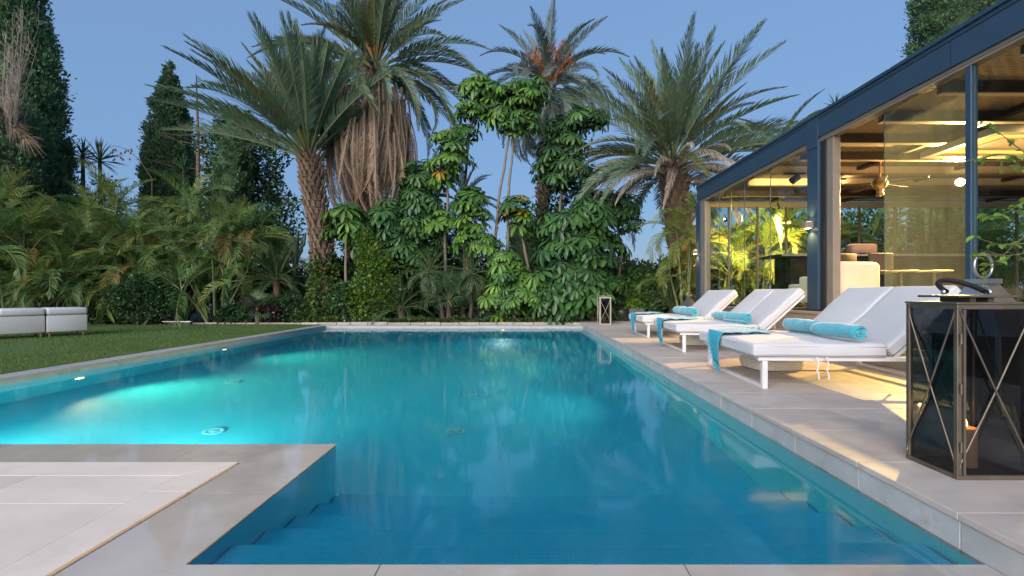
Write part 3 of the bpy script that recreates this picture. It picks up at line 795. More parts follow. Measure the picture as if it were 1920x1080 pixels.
# ------------------------------------------------------------------ loungers and what lies on them
def lounger(x, y, rz, width, halves, label):
    t = thing('sun_lounger', label, 'sun lounger', (x, y, 0), rz, 'white sun loungers on the terrace')
    w = width/2
    wf = M['white_frame']
    # frame rails
    g = MB()
    g.box(.06, 2.02, -w+.03, -w+.075, .265, .305, bev=.004).box(.06, 2.02, w-.075, w-.03, .265, .305, bev=.004)
    g.box(.10, .145, -w+.076, w-.076, .266, .304).box(1.96, 2.005, -w+.076, w-.076, .266, .304).box(1.16, 1.2, -w+.076, w-.076, .266, .304)
    g.build('frame', wf, t)
    for xx in (.10, 1.90):
        g = MB()
        g.box(xx, xx+.05, -w+.035, -w+.085, 0, .264, bev=.004).box(xx, xx+.05, w-.085, w-.035, 0, .264, bev=.004)
        g.box(xx+.002, xx+.048, -w+.086, w-.086, .001, .032, bev=.003)
        g.build('leg_frame', wf, t)
    def pad(lx, ly, lz, name, seed):
        bm = bmesh.new()
        bmesh.ops.create_cube(bm, size=1)
        for v in bm.verts: v.co = Vector((v.co.x*lx, v.co.y*ly, v.co.z*lz))
        bmesh.ops.bevel(bm, geom=bm.edges[:], offset=.028, segments=3, profile=.5, affect='EDGES')
        bmesh.ops.subdivide_edges(bm, edges=[e for e in bm.edges if e.calc_length() > .3], cuts=9, use_grid_fill=True)
        r_ = random.Random(seed); ph = [r_.uniform(0, 6) for _ in range(6)]
        for v in bm.verts:
            u, q = v.co.x/lx*2, v.co.y/ly*2
            if abs(u) < .97 and abs(q) < .97:
                s = 1 if v.co.z > 0 else 0
                v.co.z += s*(.016*(1-u*u)*(1-q*q) + .004*math.sin(v.co.x*9+ph[0])*math.sin(v.co.y*7+ph[1]) + .003*math.sin(v.co.x*17+v.co.y*11+ph[2]))
            else:
                v.co.x += .004*math.sin(v.co.y*9+ph[3]); v.co.y += .004*math.sin(v.co.x*8+ph[4])
        me = bpy.data.meshes.new(name); bm.to_mesh(me); bm.free()
        me.materials.append(M['cushion']); me.polygons.foreach_set('use_smooth', [True]*len(me.polygons))
        return me
    def piping(par, lx, ly, lz):
        for s in (-1, 1):
            pts = []
            rc = .03
            for (cx_, cy_, a0) in ((lx/2-rc, ly/2-rc, 0), (-lx/2+rc, ly/2-rc, 90), (-lx/2+rc, -ly/2+rc, 180), (lx/2-rc, -ly/2+rc, 270)):
                for k in range(5):
                    a_ = R(a0 + 22.5*k); pts.append((cx_+(rc-.003)*math.cos(a_), cy_+(rc-.003)*math.sin(a_), s*(lz/2-.026)))
            MB().tube(pts, .0065, 6, closed=True).build('piping', M['cushion'], par, True)
    sc_o = ob('seat_cushion', pad(1.22, width, .125, 'seat_cushion', rnd.random()), t, (.61, 0, .307+.0625))
    piping(sc_o, 1.22, width, .125)
    MB().box(.02, 1.2, -w+.012, w-.012, .3055, .3062).build('cushion_base', wf, t)
    # backrest, hinged
    ang = R(43)
    piv = Vector((1.24, 0, .355))
    hw = width/halves
    for k in range(halves):
        yc = -w + hw*(k+.5)
        me = pad(.86, hw-.008, .115, 'back_cushion', rnd.random())
        d = Vector((math.cos(ang), 0, math.sin(ang))); nn = Vector((-math.sin(ang), 0, math.cos(ang)))
        bc = ob('back_cushion', me, t, piv + d*.43 + nn*.0 + Vector((0, yc, 0)), (0, -ang, 0))
        piping(bc, .86, hw-.008, .115)
    Mr = Matrix.Translation(piv) @ Matrix.Rotation(-ang, 4, 'Y')
    g = MB()
    for yy_ in (-w+.05, w-.05): g.box(0, .84, yy_-.02, yy_+.02, -.095, -.062, M=Mr)
    g.box(.80, .839, -w+.071, w-.071, -.095, -.062, M=Mr)
    g.build('back_frame', wf, t)
    top = Mr @ Vector((.6, 0, -.10))
    g = MB()
    for yy_ in (-w+.35, w-.35): MB().tube([(top.x-.12, yy_, top.z-.12), (1.62, yy_, .30)], .010, 6).build('back_stay', wf, t)
    return t
LG = [(2.185, 5.07, R(-2.5), 1.52, 2, 'large white sun lounger nearest the camera with two cloth ties'),
      (2.36, 7.74, R(-2.5), 1.50, 2, 'middle white sun lounger with a split backrest'),
      (2.42, 9.95, R(-1.0), 1.34, 1, 'farthest white sun lounger with an unsplit backrest')]
loungers = [lounger(*a) for a in LG]
for i, x_ in enumerate((.57, .66)):
    pts = [(x_, -.757, .31), (x_+.008, -.775, .29), (x_+.016, -.772, .24), (x_+.004, -.770, .19), (x_+.018, -.772, .14), (x_+.02, -.771, .10)]
    g = MB()
    v = []; 
    for p in pts: v += [(p[0]-.006, p[1], p[2]), (p[0]+.006, p[1]-.001, p[2]), (p[0]+.006, p[1]+.003, p[2]), (p[0]-.006, p[1]+.003, p[2])]
    f = [(4*i_+k, 4*i_+(k+1) % 4, 4*i_+4+(k+1) % 4, 4*i_+4+k) for i_ in range(5) for k in range(4)]
    g.add(v, f).build('tie', M['white_frame'], loungers[0])
def towel_mesh(seed):
    r_ = random.Random(seed)
    T = 44; turns = 2.6; L = .56; S = 14
    pts = []
    for i in range(T+1):
        t_ = i/T; a_ = t_*turns*2*math.pi; rr = .018 + (.092-.018)*t_
        pts.append((a_, rr))
    th = .021
    v = []; f = []
    for s in range(S+1):
        xx = -L/2 + L*s/S
        e = 1 - .10*abs(2*s/S-1)**3 + .03*math.sin(s*1.3+seed)
        for (a_, rr) in pts:
            wob = 1 + .035*math.sin(3*a_+seed+s*.5)
            for dr in (0, -th):
                q = (rr*wob*e + dr)
                v.append((xx + (.012*math.sin(a_*1.7+seed) if s in (0, S) else 0), q*math.cos(a_)*1.05, q*math.sin(a_)*.95))
    K = 2*(T+1)
    for s in range(S):
        for i in range(T):
            b0 = s*K + 2*i
            f.append((b0, b0+2, b0+K+2, b0+K)); f.append((b0+1, b0+K+1, b0+K+3, b0+3))
        b0 = s*K; f.append((b0, b0+K, b0+K+1, b0+1)); b0 = s*K+2*T; f.append((b0, b0+1, b0+K+1, b0+K))
    for s in (0, S):
        for i in range(T):
            b0 = s*K+2*i
            f.append((b0, b0+1, b0+3, b0+2) if s == 0 else (b0, b0+2, b0+3, b0+1))
    return MB().add(v, f).mesh('rolled_towel', M['towel'], True)
TW = ['turquoise rolled towel on the nearest lounger, the one closer to the camera', 'turquoise rolled towel on the nearest lounger, the one behind',
      'turquoise rolled towel on the middle lounger, the one closer to the camera', 'turquoise rolled towel on the middle lounger, the one behind',
      'turquoise rolled towel on the farthest lounger, the one closer to the camera', 'turquoise rolled towel on the farthest lounger, the one behind']
tk = 0
for li, sp_ in enumerate((((.95,-.45,82), (1.0,.26,86)), ((1.0,-.50,80), (1.05,.16,84)), ((1.0,-.40,80), (1.04,.18,84)))):
    t = loungers[li]
    for (lx, ly, an) in sp_:
        me = towel_mesh(tk*1.7+.3)
        p = Matrix.Translation(t.location) @ Matrix.Rotation(t.rotation_euler.z, 4, 'Z') @ Vector((lx, ly, .305+.138+.085))
        o = ob('rolled_towel', me, None, p, (R(40*tk), 0, R(-an)+t.rotation_euler.z))
        o.rotation_euler = Euler((R(57*tk), 0, R(180-an) + t.rotation_euler.z))
        tag(o, TW[tk], 'towel', 'rolled towels on the loungers'); tk += 1
def throw(t, ly, label, seed):
    r_ = random.Random(seed)
    U, W = 26, 12
    zt = .462
    path = []
    top_len, hang = .62, .30
    for i in range(U+1):
        s = i/U*(top_len+.06+hang)
        if s < top_len: path.append((top_len-s+.0, zt))
        elif s < top_len+.06:
            a_ = (s-top_len)/.06*math.pi/2; path.append((-.014*math.sin(a_)-.006, zt-.03*(1-math.cos(a_))))
        else: path.append((-.024-.01*math.sin((s-top_len)*9), zt-.03-(s-top_len-.06)))
    v = []; f = []
    for i, (px_, pz) in enumerate(path):
        q = i/U
        wdt = .80 - .75*q if q < .55 else .3875 - .20*(q-.55)/.45
        skew = .28*(1-q/.58) if q < .58 else -(q-.58)*.22
        for j in range(W+1):
            u = j/W-.5
            fold = .012*math.sin(j*2.1+seed+q*4) * (1.3 if q < .6 else 1.0) + (.010*math.sin(i*1.1+j*.7+seed) if q < .58 else 0)
            if q < .62: v.append((px_ + .03*u, ly+u*wdt+skew+.0, pz + abs(fold)*.8 + .004))
            else: v.append((px_ - abs(fold)*1.6, ly+u*wdt+skew, pz + .05*u))
    for i in range(U):
        for j in range(W):
            f.append((i*(W+1)+j, i*(W+1)+j+1, (i+1)*(W+1)+j+1, (i+1)*(W+1)+j))
    nv = len(v)
    v2 = v + [(p[0]-.003, p[1], p[2]-.004) for p in v]
    f2 = f + [tuple(reversed([k+nv for k in q])) for q in f]
    for i in range(U): 
        for j in (0, W):
            a_, b_ = i*(W+1)+j, (i+1)*(W+1)+j
            f2.append((a_, b_, b_+nv, a_+nv))
    for j in range(W): f2.append((U*(W+1)+j, U*(W+1)+j+1, U*(W+1)+j+1+nv, U*(W+1)+j+nv))
    th = thing('throw_blanket', label, 'blanket', t.location, t.rotation_euler.z, 'fringed throws on the loungers')
    ms = [M['throw'], M['throw_teal']]
    b_ = MB().add(v2, f2)
    b_.m = [1 if (k % len(f)) // W > U*.60 or (k % len(f)) // W < 2 else 0 for k in range(2*len(f))] + [0]*(len(f2)-2*len(f))
    b_.build('cloth', ms, th, True)
    g = MB()
    for j in range(2*W+1):
        q = j/(2*W)*W; a0 = v[U*(W+1)+int(q)]; a1 = v[U*(W+1)+min(W, int(q)+1)]; k = q-int(q)
        p0 = Vector(a0).lerp(Vector(a1), k)
        g.tube([p0, p0+Vector((-.004, r_.uniform(-.006,.006), -.035)), p0+Vector((0, r_.uniform(-.012,.012), -.075))], [.004,.0035,.002], 4)
    for i in range(int(U*.62), U, 1):
        p0 = Vector(v[i*(W+1)+W])
        g.tube([p0, p0+Vector((-.01, .02, -.03)), p0+Vector((-.012,.03,-.065))], [.004,.0035,.002], 4)
    g.build('fringe', M['throw_teal'], th)
    return th
throw(loungers[0], .16, 'blue fringed throw hanging over the foot of the nearest lounger', 1)
throw(loungers[1], .16, 'blue fringed throw hanging over the foot of the middle lounger', 2.3)
throw(loungers[2], .10, 'blue fringed throw hanging over the foot of the farthest lounger', 4.1)
def basket(x, y, rz, label):
    t = thing('woven_basket', label, 'basket', (x, y, 0), rz, 'woven baskets under the loungers')
    g = MB()
    hx_, hy_ = .29, .25
    def rr(s_, k, z):
        n_ = 64; pts = []
        for i in range(n_):
            a_ = 2*math.pi*i/n_; c, s = math.cos(a_), math.sin(a_)
            e = (abs(c)**5+abs(s)**5)**(-1/5)
            off = .007*(1 if (i+k) % 2 else -1)
            pts.append(((hx_*s_*e+off)*c, (hy_*s_*e+off)*s, z))
        return pts
    for k in range(9): g.tube(rr(.90+.10*math.sin((k+.5)/9*math.pi), k, .016+.019*k), .0095, 5, closed=True)
    g.build('weave', M['wicker'], t, True)
    g = MB(); g.prism([(p[0]*.93, p[1]*.93) for p in rr(.9, 0, 0)], .006, .16); g.build('lining', M['wicker'], t)
basket(2.98, 5.55, .1, 'white woven basket under the nearest lounger')
basket(3.10, 8.15, -.1, 'white woven basket under the middle lounger')

# ------------------------------------------------------------------ lanterns
def lantern(loc, rz, w, d, h, label, candle_label, strap=True, lit=True, metal='bronze'):
    t = thing('floor_lantern', label, 'lantern', loc, rz, 'cross braced floor lanterns')
    b = .022
    x0, x1, y0, y1 = -w/2, w/2, -d/2, d/2
    g = MB()
    for xx in (x0, x1-b):
        for yy_ in (y0, y1-b): g.box(xx, xx+b, yy_, yy_+b, .022, h-.022, bev=.002)
    g.build('corner_post', M[metal], t)
    for z in (.0, h-.022):
        g = MB()
        g.box(x0, x1, y0, y0+b, z, z+.0215, bev=.002).box(x0, x1, y1-b, y1, z, z+.0215, bev=.002)
        g.box(x0, x0+b, y0+b+.001, y1-b-.001, z, z+.0213).box(x1-b, x1, y0+b+.001, y1-b-.001, z, z+.0213)
        g.build('rim', M[metal], t)
    MB().box(x0+b, x1-b, y0+b, y1-b, .004, .014).build('floor_plate', M['blackm'], t)
    # hinged door frame on the front
    g = MB()
    g.box(x0+b+.004, x0+b+.016, y0-.004, y0+.010, .024, h-.024).box(x1-b-.016, x1-b-.004, y0-.004, y0+.010, .024, h-.024)
    g.build('door_frame', M[metal], t)
    for z in (.16, .44, .68):
        MB().tube([(x0+b*.5, y0-.007, z-.025), (x0+b*.5, y0-.007, z+.025)], .005, 8).build('hinge', M[metal], t)
    for (ax, px_) in (('y', y0+.012), ('y', y1-.012), ('x', x0+.012), ('x', x1-.012)):
        if ax == 'y': p = MB().box(x0+b, x1-b, px_-.0015, px_+.0015, .0225, h-.0225)
        else: p = MB().box(px_-.0015, px_+.0015, y0+b, y1-b, .0225, h-.0225)
        p.build('glass_pane', M['smoke'], t)
        ofs = -.012 if px_ < 0 else .012
        def pt(u, z, e=0):
            hw_ = (w if ax == 'y' else d)/2-.012
            return (u*hw_, px_+ofs+e, z) if ax == 'y' else (px_+ofs+e, u*hw_, z)
        for s in (1, -1):
            e = .0035*s
            q = MB()
            q.tube([pt(-s*1.0, .05, e), pt(-s*.97, .075, e), pt(-s*.85, .12, e), pt(0, h/2, e), pt(s*.85, h-.10, e), pt(s*.97, h-.05, e), pt(s*1.0, h-.03, e)][::1], .0042, 7)
            q.build('brace', M[metal], t, True)
    MB().box(x0-.004, x1+.004, y0-.004, y1+.004, h+.0005, h+.012, bev=.002).build('top_plate', M[metal], t)
    MB().box(-.06, -.03, y0*.55, y1*.55, h+.0125, h+.034).box(.03, .06, y0*.55, y1*.55, h+.0125, h+.034).build('spacer', M[metal], t)
    MB().box(x0*.80, x1*.80, y0*.80, y1*.80, h+.0345, h+.046, bev=.002).build('cap_plate', M[metal], t)
    if strap:
        g = MB(); pts = []
        for i in range(25):
            a_ = math.pi*i/24
            hd = Vector((-.10*math.cos(a_), 0, .12*math.sin(a_)))
            tilt = R(58)
            pts.append((hd.x, hd.z*math.sin(tilt)*1.1, h+.062+hd.z*math.cos(tilt)))
        g.tube(pts, .013, 10); g.build('handle', M['leather'], t, True)
        for s in (-1, 1):
            MB().lathe([(.013,0),(.013,.006),(.005,.012)], 10).build('stud', M['chrome'], t, True, loc=(s*.114, 0, h+.062), rot=(0, s*math.pi/2, 0))
    if candle_label:
        c = thing('candle', candle_label, 'candle', Matrix.Translation(loc) @ Vector((0, 0, .0145)), 0, 'candles in the lanterns')
        MB().lathe([(.042,0),(.045,.005),(.045,.19),(.040,.20),(.030,.185),(.001,.18)], 20).build('wax', M['candle'], c, True)
        MB().tube([(0,0,.178),(.001,0,.205)], .0018, 5).build('wick', M['blackm'], c)
        if lit:
            MB().lathe([(.0008,.198),(.006,.208),(.0065,.215),(.003,.232),(.0005,.242)], 10).build('flame', M['flame'], c, True)
            light('candle_light', 'POINT', Vector(loc)+Vector((0,0,.26)), .35, (1,.45,.13), .012)
    return t
lantern((2.275, 2.37, 0), 0, .37, .30, .845, 'large bronze lantern with smoked glass at the terrace edge close to the camera', 'lit candle inside the large near lantern')
lantern((2.37, 13.5, 0), R(3), .34, .30, .78, 'bronze cross braced lantern by the far pool corner', 'unlit candle inside the far lantern', strap=False, lit=False, metal='pale_metal')
def cone_lantern(loc, s, label, rz):
    t = thing('pyramid_lantern', label, 'lantern', loc, rz, 'steel lanterns with pyramid tops')
    w = .17*s; h = .46*s
    g = MB()
    for sx in (-1, 1):
        for sy in (-1, 1): g.box(sx*w-.012, sx*w+.012, sy*w-.012, sy*w+.012, .02, h)
    g.build('corner_post', M['steel'], t)
    MB().box(-w-.02, w+.02, -w-.02, w+.02, 0, .0195).build('base', M['steel'], t)
    for k in range(4):
        a_ = k*math.pi/2
        MB().box(-w+.013, w-.013, -w-.002, -w+.002, .02, h, M=Matrix.Rotation(a_, 4, 'Z')).build('glass_pane', M['smoke'], t)
    q = w+.03; e = .05*s
    MB().add([(-q,-q,h+.001),(q,-q,h+.001),(q,q,h+.001),(-q,q,h+.001),(-e,-e,h+.30*s),(e,-e,h+.30*s),(e,e,h+.30*s),(-e,e,h+.30*s)], [(3,2,1,0),(4,5,6,7),(0,1,5,4),(1,2,6,5),(2,3,7,6),(3,0,4,7)]).build('roof', M['steel'], t)
    MB().box(-.06*s, .06*s, -.06*s, .06*s, h+.301*s, h+.33*s).build('cap', M['steel'], t)
    R_ = .075*s
    MB().tube([(R_*math.sin(2*math.pi*k/28), 0, h+.335*s+R_ - R_*math.cos(2*math.pi*k/28)) for k in range(28)], .008*s, 8, closed=True).build('ring_handle', M['steel'], t, True)
cone_lantern((3.55, 3.56, 0), 1.28, 'steel pyramid-topped lantern with ring handle behind the large near lantern', .25)
cone_lantern((4.35, 12.1, 0), 1.0, 'steel pyramid-topped lantern beside the farthest lounger', .5)
cone_lantern((3.95, 11.3, 0), .52, 'small steel lantern whose ring shows behind the farthest lounger', .2)

# ------------------------------------------------------------------ white sofa on the lawn
sf = thing('lawn_sofa', 'white quilted sofa of two joined blocks standing on the lawn', 'sofa', (-10.25, 10.87, -.085), math.atan2(-1.13, -.8))
def blk(l0, l1, seats):
    MB().box(l0+.008, l1-.008, -.75, 0, .11, .49, bev=.02, seg=2).build('body', M['sofa_w'], sf, True)
    step = (l1-l0)/seats
    for k in range(seats): MB().box(l0+step*k+.004, l0+step*(k+1)-.004, -.77, .02, .492, .655, bev=.05, seg=3).build('cushion', M['sofa_w'], sf, True)
    for x in (l0+.07, l1-.07):
        for y in (-.68, -.07): MB().lathe([(.014,0),(.024,.111)], 10).build('leg', M['wood'], sf, loc=(x, y, 0))
blk(0, .70, 1); blk(.70, 2.1, 2)

# ------------------------------------------------------------------ vegetation builders
def frond_mesh(name, L, bend, pairs, ll, lw_, mats, seed, vee=35, base=.12, fwd=(62, 22), tipdroop=.25, rach=.022, twist=0.0, bexp=1.4, prof=None):
    """feather leaf along +X: rachis tube (slot 1) and leaflets (slot 0)"""
    r_ = random.Random(seed)
    S = 14
    pts = [Vector((0,0,0))]; ang = 0
    tn = []
    for i in range(S):
        t_ = (i+.5)/S
        th = -bend*(t_**bexp)
        d = Vector((math.cos(th), .0, math.sin(th)))
        d.y = twist*math.sin(t_*2.2)
        d.normalize(); tn.append(d)
        pts.append(pts[-1] + d*(L/S))
    tn.append(tn[-1])
    g = MB()
    g.tube(pts, [rach*(1-.85*i/S)+.002 for i in range(S+1)], 4, mi=1, cap=False)
    for i in range(pairs):
        t_ = base + (1-base)*(i+.5)/pairs
        k = t_*S; i0 = min(S-1, int(k)); q = k-i0
        p = pts[i0].lerp(pts[i0+1], q); T = tn[i0].lerp(tn[i0+1], q).normalized()
        side = T.cross(Vector((0,0,1))).normalized(); up = side.cross(T).normalized()
        u = (t_-base)/(1-base)
        pr = (prof(u) if prof else (min(1, .45+u*3.2) * (1 if u < .6 else max(.18, 1-1.9*(u-.6)))))
        fa = R(fwd[0] + (fwd[1]-fwd[0])*u)
        for s in (-1, 1):
            va = R(vee + r_.uniform(-14, 14))
            f2 = fa + R(r_.uniform(-9, 9))
            out = (side*s*math.cos(va) + up*math.sin(va))
            d = (T*math.cos(f2) + out*math.sin(f2)).normalized()
            l_ = ll*pr*r_.uniform(.85, 1.1)
            wv = T*lw_*r_.uniform(.8, 1.1)
            wv = (wv - d*wv.dot(d))
            d2 = (d + Vector((0,0,-tipdroop*2.2*r_.uniform(.6,1.4)))).normalized()
            a0 = p; a1 = p + d*l_*.5; a2 = a1 + d2*l_*.5
            g.add([a0-wv*.4, a0+wv*.4, a1+wv, a1-wv, a2], [(0,1,2,3),(3,2,4)], 0)
    return g.mesh(name, mats)
def fan_leaf_mesh(name, r0, n, mats, seed, petiole=.6):
    r_ = random.Random(seed); g = MB()
    g.tube([(0,0,0),(petiole*.5,0,.03),(petiole,0,0)], [.012,.01,.008], 4, mi=1, cap=False)
    for k in range(n):
        a_ = R(-125 + 250*k/(n-1)); l_ = r0*(1-.15*abs(a_)/2.2)*r_.uniform(.92,1.05)
        d = Vector((math.cos(a_), math.sin(a_), .12)); sd = Vector((-math.sin(a_), math.cos(a_), 0))
        p = Vector((petiole,0,0)); w_ = l_*.035
        a1 = p+d*l_*.55; a2 = p+d*l_*.8+Vector((0,0,-.08*l_)); a3 = p+d*l_+Vector((0,0,-.35*l_*r_.uniform(.6,1.3)))
        g.add([p-sd*.002, p+sd*.002, a1+sd*w_, a1-sd*w_, a2+sd*w_*.7, a2-sd*w_*.7, a3], [(0,1,2,3),(3,2,4,5),(5,4,6)], 0)
    return g.mesh(name, mats)
def rosette_mesh(name, n, ll, lw_, mats, seed, droop=.55):
    r_ = random.Random(seed); g = MB()
    g.tube([(0,0,-.28*ll/.3),(.02,.01,-.1),(0,0,0)], [.006,.005,.004], 4, mi=1, cap=False)
    for k in range(n):
        a_ = 2*math.pi*(k+r_.uniform(-.15,.15))/n
        l_ = ll*r_.uniform(.75,1.08); dr = droop*r_.uniform(.6,1.3)
        d = Vector((math.cos(a_), math.sin(a_), 0)); s = Vector((-math.sin(a_), math.cos(a_), 0)); z = Vector((0,0,1))
        def pt(u, w, lift): return d*(l_*u*(1-.12*dr*u)) + z*(.10*l_*u - dr*l_*u*u*.75 + lift) + s*w
        ws = [(.14,.06),(.42,.55),(.70,1.0),(.90,.78)]
        v = []
        for (u, w) in ws: v += [pt(u, -lw_*w, .012*w), pt(u, 0, -.004), pt(u, lw_*w, .012*w)]
        v.append(pt(1.0, 0, 0))
        f = []
        for i in range(3):
            b = 3*i; f += [(b,b+1,b+4,b+3),(b+1,b+2,b+5,b+4)]
        f += [(9,10,12),(10,11,12)]
        g.add(v, f, 0)
    return g.mesh(name, mats, True)
def leaf_cloud(name, pts, nrm, size, aspect, mats, jitter=.8, up=.2, r=rng, sizevar=.35):
    """one small folded leaf per point; nrm is the way the tip points on average"""
    n = len(pts)
    d = nrm + r.normal(0, jitter, (n,3)); d[:,2] += up
    d /= np.linalg.norm(d, axis=1, keepdims=True)+1e-9
    q = r.normal(0, 1, (n,3)); s = np.cross(d, q); s /= np.linalg.norm(s, axis=1, keepdims=True)+1e-9
    m = np.cross(s, d)
    l_ = size*(1+sizevar*r.normal(0,1,n).clip(-2,2))[:,None]
    w = l_*aspect
    V = np.stack([pts, pts+d*l_*.5+s*w+m*w*.35, pts+d*l_, pts+d*l_*.5-s*w+m*w*.35], 1).reshape(-1,3)
    return np_mesh(name, V, np.arange(4*n).reshape(-1,4), mats)
def ellipsoid_points(c, rad, n, r=rng, shell=.55):
    d = r.normal(0,1,(n,3)); d /= np.linalg.norm(d,axis=1,keepdims=True)
    k = (shell + (1-shell)*r.random(n)**.6)[:,None]
    lump = 1 + .16*np.sin(d[:,:1]*5+c[0]*3)*np.sin(d[:,1:2]*4+c[1]) + .12*np.sin(d[:,2:]*7+c[2])
    return np.array(c)+d*k*lump*np.array(rad), d

# frond libraries
DATE = {}
def date_lib(key, L, mat, n=5, ll=.42, stalk='cane', pairs=104, vee=38):
    DATE[key] = [[frond_mesh('frond', L*f_, b_, pairs, ll, .027, [M[mat], M[stalk]], 31*i+j+len(DATE)*97, vee=vee, base=.2, fwd=(52,18), tipdroop=.10, rach=.03, twist=rnd.uniform(-.12,.12))
                  for j in range(2)] for i, (f_, b_) in enumerate(((.82,.25),(.95,.55),(1.0,.95),(1.0,1.35),(.95,1.75)))]
date_lib('A', 4.6, 'date', ll=.66)
date_lib('B', 4.6, 'date', ll=.58)
date_lib('By', 4.2, 'date_y', ll=.46)
date_lib('C', 4.0, 'date_b', ll=.58)
date_lib('D', 4.8, 'date', ll=.64)
date_lib('Dy', 4.4, 'date_y', ll=.46)
DEADF = [frond_mesh('dead_frond', 3.6, .5+.25*j, 52, .42, .022, [M['dead'], M['dead']], 700+j, vee=-25, base=.1, fwd=(30,14), tipdroop=.9, rach=.035) for j in range(4)]
DEADG = [frond_mesh('dead_frond', 3.4, 1.2+.3*j, 70, .40, .020, [M['deadg'], M['deadg']], 720+j, vee=-35, base=.15, fwd=(48,20), tipdroop=1.0, rach=.03) for j in range(3)]
def trunk_part(t, path, r0, r1, boots=True, name='trunk', rings=14, mat='trunk', scale_h=.17, per=13, tipmat=True, b0=0.0):
    pts = [Vector(p) for p in path]
    fine = []
    for i in range(len(pts)-1):
        for k in range(6): fine.append(pts[i].lerp(pts[i+1], k/6))
    fine.append(pts[-1])
    n_ = len(fine)
    rr = [(r0+(r1-r0)*i/(n_-1)) for i in range(n_)]
    MB().tube(fine, [q*(1+.05*math.sin(i*2.1)) for i, q in enumerate(rr)], 14, mi=0).build(name, M[mat], t, True)
    if not boots: return
    L = sum((fine[i+1]-fine[i]).length for i in range(n_-1))
    g = MB()
    rows = int(L/scale_h)
    for j in range(rows):
        tt = (j+.5)/rows
        if tt < b0: continue
        k = tt*(n_-1); i0 = min(n_-2, int(k)); p = fine[i0].lerp(fine[i0+1], k-i0); ra = rr[i0]
        for a in range(per):
            an = 2*math.pi*(a+.5*(j % 2))/per + rnd.uniform(-.08,.08)
            d = Vector((math.cos(an), math.sin(an), 0)); s = Vector((-math.sin(an), math.cos(an), 0)); z = Vector((0,0,1))
            flare = (.05+.10*tt)*rnd.uniform(.6,1.3); h = scale_h*rnd.uniform(1.0,1.7); w = ra*math.pi/per*.85
            b = p + d*ra*.93
            top = b + z*h + d*flare
            th = d*.035
            g.add([b-s*w, b+s*w, b+s*w*.9+th*1.6+z*h*.2, b-s*w*.9+th*1.6+z*h*.2,
                   top-s*w*.5-th*.3, top+s*w*.5-th*.3, top+s*w*.45+th, top-s*w*.45+th],
                  [(0,3,2,1),(2,3,7,6),(0,4,7,3),(1,2,6,5),(0,1,5,4)], 0)
            g.add([top-s*w*.5-th*.3, top+s*w*.5-th*.3, top+s*w*.45+th, top-s*w*.45+th], [(0,3,2,1)], 1)
    stuff(g.build('trunk_scales', [M['boot'], M['boot_tip'] if tipmat else M['boot']], t))
def crown_fronds(t, c, lib, n, e0, e1, seed, lib2=None, f2=.0, emin_old=None, rstart=.18, spread=1.0, name='frond', skip=None, az0=0):
    """n fronds by golden angle; e1 elevation of the youngest, e0 of the oldest (degrees)"""
    r_ = random.Random(seed)
    for i in range(n):
        q = i/(n-1)
        el = e1 + (e0-e1)*(q**.85) + r_.uniform(-7, 7)
        az = az0 + i*2.39996 + r_.uniform(-.2,.2)
        if skip and skip(math.degrees(az) % 360, el): continue
        lb = DATE[lib2] if lib2 and r_.random() < f2*(.4+q) else DATE[lib]
        k = min(4, max(0, int((80-el)/26*spread + r_.uniform(-.3,.7))))
        me = lb[k][r_.randrange(2)]
        st = Vector((math.cos(az), math.sin(az), 0))*rstart*q
        s = r_.uniform(.88, 1.06)
        o = ob(name, me, t, Vector(c)+st+Vector((0,0,-.35*q)), Euler((r_.uniform(-.5,.5), -R(el), az)), (s,s,s))
GZ = -.12
# --- date palm with the clean scaly trunk
def at(px, Y, z=GZ): return Vector(((px-CX)/F*Y, Y, z))
b = at(604, 15.5); c = P(580, 282, 15.5)
pa = thing('date_palm', 'date palm with a clean scaly trunk and upswept fronds, ivy at its foot', 'palm tree', b, group='date palms')
rel = c - b
trunk_part(pa, [(0,0,0),(.02,0,1.2),(-.02,0,2.8),(rel.x*.7,0,4.4),(rel.x,0,rel.z-.2)], .34, .31, per=13, scale_h=.2)
crown_fronds(pa, rel+Vector((0,0,.1)), 'A', 88, 24, 88, 3, lib2='By', f2=.10, rstart=.22, spread=.8, skip=lambda az, el: (az < 80 or az > 280) and el < 50)
g = MB()
for k in range(26):
    a_ = k*2.4; ra = rnd.uniform(.1,.4); 
    g.tube([rel+Vector((math.cos(a_)*.15, math.sin(a_)*.15, .1)), rel+Vector((math.cos(a_)*ra, math.sin(a_)*ra, .7+rnd.random()*.4)), rel+Vector((math.cos(a_)*ra*1.7, math.sin(a_)*ra*1.7, 1.0+rnd.random()*.7))], [.025,.03,.008], 4)
stuff(g.build('crown_fibre', M['ocr'], pa))
# --- palm with the brown skirt
b = at(668, 17.6); c = P(705, 120, 17.6)
pb_ = thing('date_palm', 'tall date palm wearing a thick brown skirt of dead fronds', 'palm tree', b, group='date palms')
rel = c - b
trunk_part(pb_, [(0,0,0),(.1,0,3),(rel.x*.6,0,6),(rel.x,0,rel.z-.2)], .42, .36, per=12, scale_h=.26, tipmat=False)
crown_fronds(pb_, rel, 'B', 74, -18, 86, 9, lib2='By', f2=.3, rstart=.25, spread=1.15)
r_ = random.Random(5)
for k in range(295):
    q = k/295; az = k*2.39996
    ra = .55 + 1.25*math.sqrt(r_.random())*(.55+.45*q)
    z = rel.z - .5 - 2.2*q - r_.random()*.3 - .15*ra
    el = -R(70 + 16*r_.random())
    s = r_.uniform(.75, 1.02)
    xx = rel.x*(z/rel.z)
    ob('dead_frond', DEADF[k % 4], pb_, (xx + math.cos(az)*ra*.95, math.sin(az)*ra*.9, z), Euler((r_.uniform(-.6,.6), -el, az + r_.uniform(-.3,.3))), (s, s*1.1, s))
g = MB()
